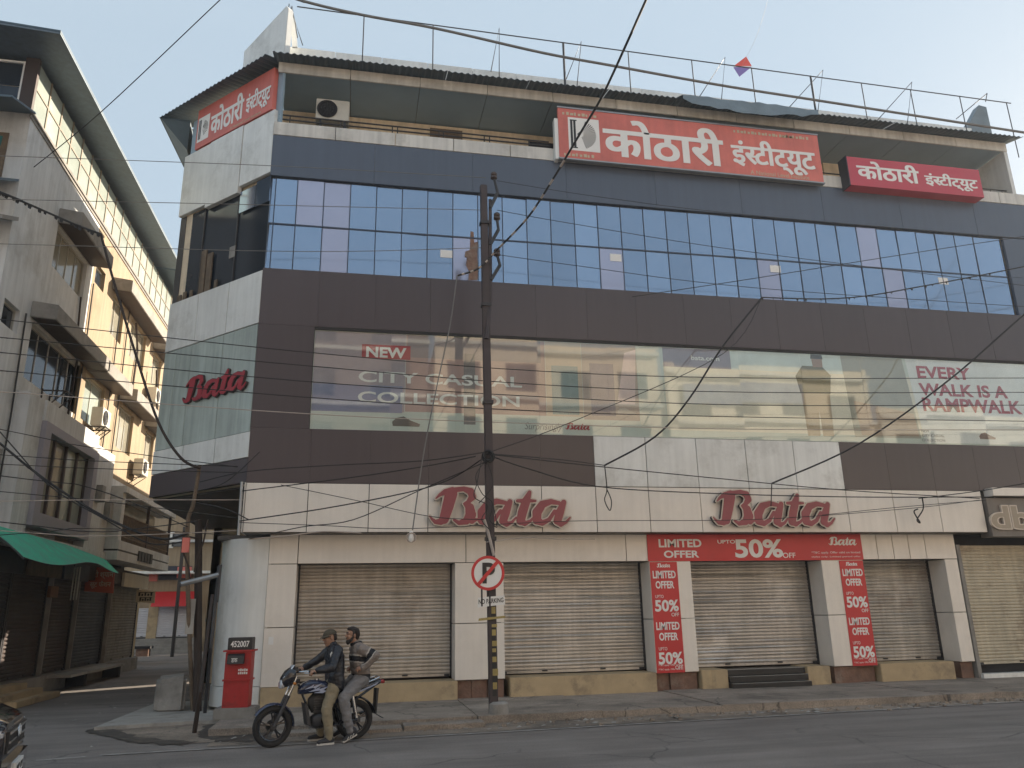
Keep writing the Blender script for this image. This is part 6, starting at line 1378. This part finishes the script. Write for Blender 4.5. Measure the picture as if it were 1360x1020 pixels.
# --- car at the left edge
cf = atZ(15, 962, .86); CROT = R(13)
CR = thing('car', 'black car nosing into view at the left edge with chrome grille bars', 'car', (cf.x, cf.y, 0), CROT, local=True)
loft(MB(), [(.052,.585,.64,.26),(.03,.59,.76,.335),(-.06,.60,.84,.375),(-.20,.62,.875,.40),(-.45,.645,.885,.425),(-1.0,.67,.89,.45),(-2.2,.67,.89,.45),(-3.4,.68,.885,.45),(-3.85,.68,.86,.40),(-3.98,.64,.78,.30)], 28, 5).build('body', K['carpaint'], CR, smooth=True)
cab = loft(MB(), [(-.98,1.08,.74,.06),(-1.35,1.22,.73,.22),(-1.75,1.30,.70,.30),(-2.4,1.33,.68,.30),(-3.2,1.30,.68,.28),(-3.75,1.16,.70,.14)], 24, 4.5).build('cabin', K['carglass'], CR, smooth=True)
loft(MB(), [(-1.7,1.60,.58,.02),(-2.4,1.635,.60,.02),(-3.3,1.60,.58,.02)], 20, 5).build('roof', K['carpaint'], cab, smooth=True)
loft(MB(), [(.0,.925,.60,.02),(-.2,1.0,.68,.04),(-.6,1.07,.72,.04),(-1.05,1.11,.74,.03)], 20, 4).build('bonnet', K['carpaint'], CR, smooth=True)
CFr = Frame((.0, 0), (0, 1), (1, 0))
gr = MB().fbox(CFr, -.62, .62, .0, .068, .62, .88).build('grille', K['plastic'], CR, bevel=.03)
for z in (.665, .75, .835):
    for s in (-1, 1): MB().fbox(CFr, min(s*.14, s*.56), max(s*.14, s*.56), .069, .082, z-.012, z+.012).build('chrome_bar', K['chrome'], gr)
e = MB(); c = Vector((.082, 0, .80)); m_ = 28
for i in range(m_):
    a0, a1 = 2*PI*i/m_, 2*PI*(i+1)/m_; e.tube([c+Vector((0, .105*math.cos(a0), .058*math.sin(a0))), c+Vector((0, .105*math.cos(a1), .058*math.sin(a1)))], .008, 6, False)
for s in (-1, 1): e.tube([c+Vector((0, s*.045-.018, -.045)), c+Vector((0, s*.045+.018, .045))], .011, 6)
e.tube([c+Vector((0, -.045, -.012)), c+Vector((0, .045, .012))], .010, 6); e.build('emblem', K['chrome'], gr)
pl = MB().fbox(CFr, -.26, .26, .08, .128, .40, .52).build('number_plate', K['paper'], CR)
lettering(CFr, 'MP 09', -.22, .425, w=.44, h=.07, d=.131, thick=.002, bold=.02).build('numerals', K['blackprint'], pl)
MB().fbox(CFr, -.80, .80, -.12, .105, .24, .605).build('bumper', K['carpaint'], CR, bevel=.05)
MB().fbox(CFr, -.55, .55, .06, .112, .27, .37).build('lower_intake', K['plastic'], CR, bevel=.01)
for s in (-1, 1):
    MB().fbox(CFr, min(s*.62, s*.80), max(s*.62, s*.80), -.06, .035, .80, .88).build('running_lamp', K['headlamp'], CR, bevel=.02); MB().fbox(CFr, min(s*.60, s*.78), max(s*.60, s*.78), -.04, .03, .48, .68).build('headlight', K['headlamp'], CR, bevel=.03)
    MB().tube([(-1.35, s*.88, 1.05), (-1.35, s*.98, 1.08)], .03, 6).build('mirror_arm', K['plastic'], CR); MB().ball((-1.37, s*1.02, 1.10), (.06,.11,.08), 12, 8).build('wing_mirror', K['carpaint'], CR)
    for x in (-.82, -3.3):
        w = MB().ring((x, s*.80, .32), (0,1,0), .22, .095, 32, 10).build('tyre', K['rubber'], CR, smooth=True); MB().cyl((x, s*.80, .32), (x, s*.885, .32), .19, 20).build('rim', K['galv'], w)
for x0, x1 in ((-1.4,-2.25), (-2.3,-3.2)):
    for s in (-1, 1): MB().box(min(x0,x1), max(x0,x1), min(s*.888, s*.893), max(s*.888, s*.893), .75, .757).build('door_line', K['plastic'], CR); MB().box(max(x0,x1)-.3-.5, max(x0,x1)-.1-.5, min(s*.89, s*.915), max(s*.89, s*.915), .92, .95).build('door_handle', K['chrome'], CR)

# ================================================================ HAZE: thin winter air round the whole place
hm = bpy.data.materials.new('haze'); hm.use_nodes = True; t = hm.node_tree; t.nodes.remove(t.nodes['Principled BSDF'])
pv = nd(t, 'VolumePrincipled'); pv.inputs['Color'].default_value = (.86, .92, 1, 1); pv.inputs['Density'].default_value = .0008; pv.inputs['Anisotropy'].default_value = .25
t.links.new(pv.outputs[0], t.nodes['Material Output'].inputs['Volume'])
hz_ = MB().box(-90, 90, -40, 90, -1, 24).build('haze', hm); hz_['kind'] = 'stuff'; hz_['label'] = 'thin pale haze in the air'
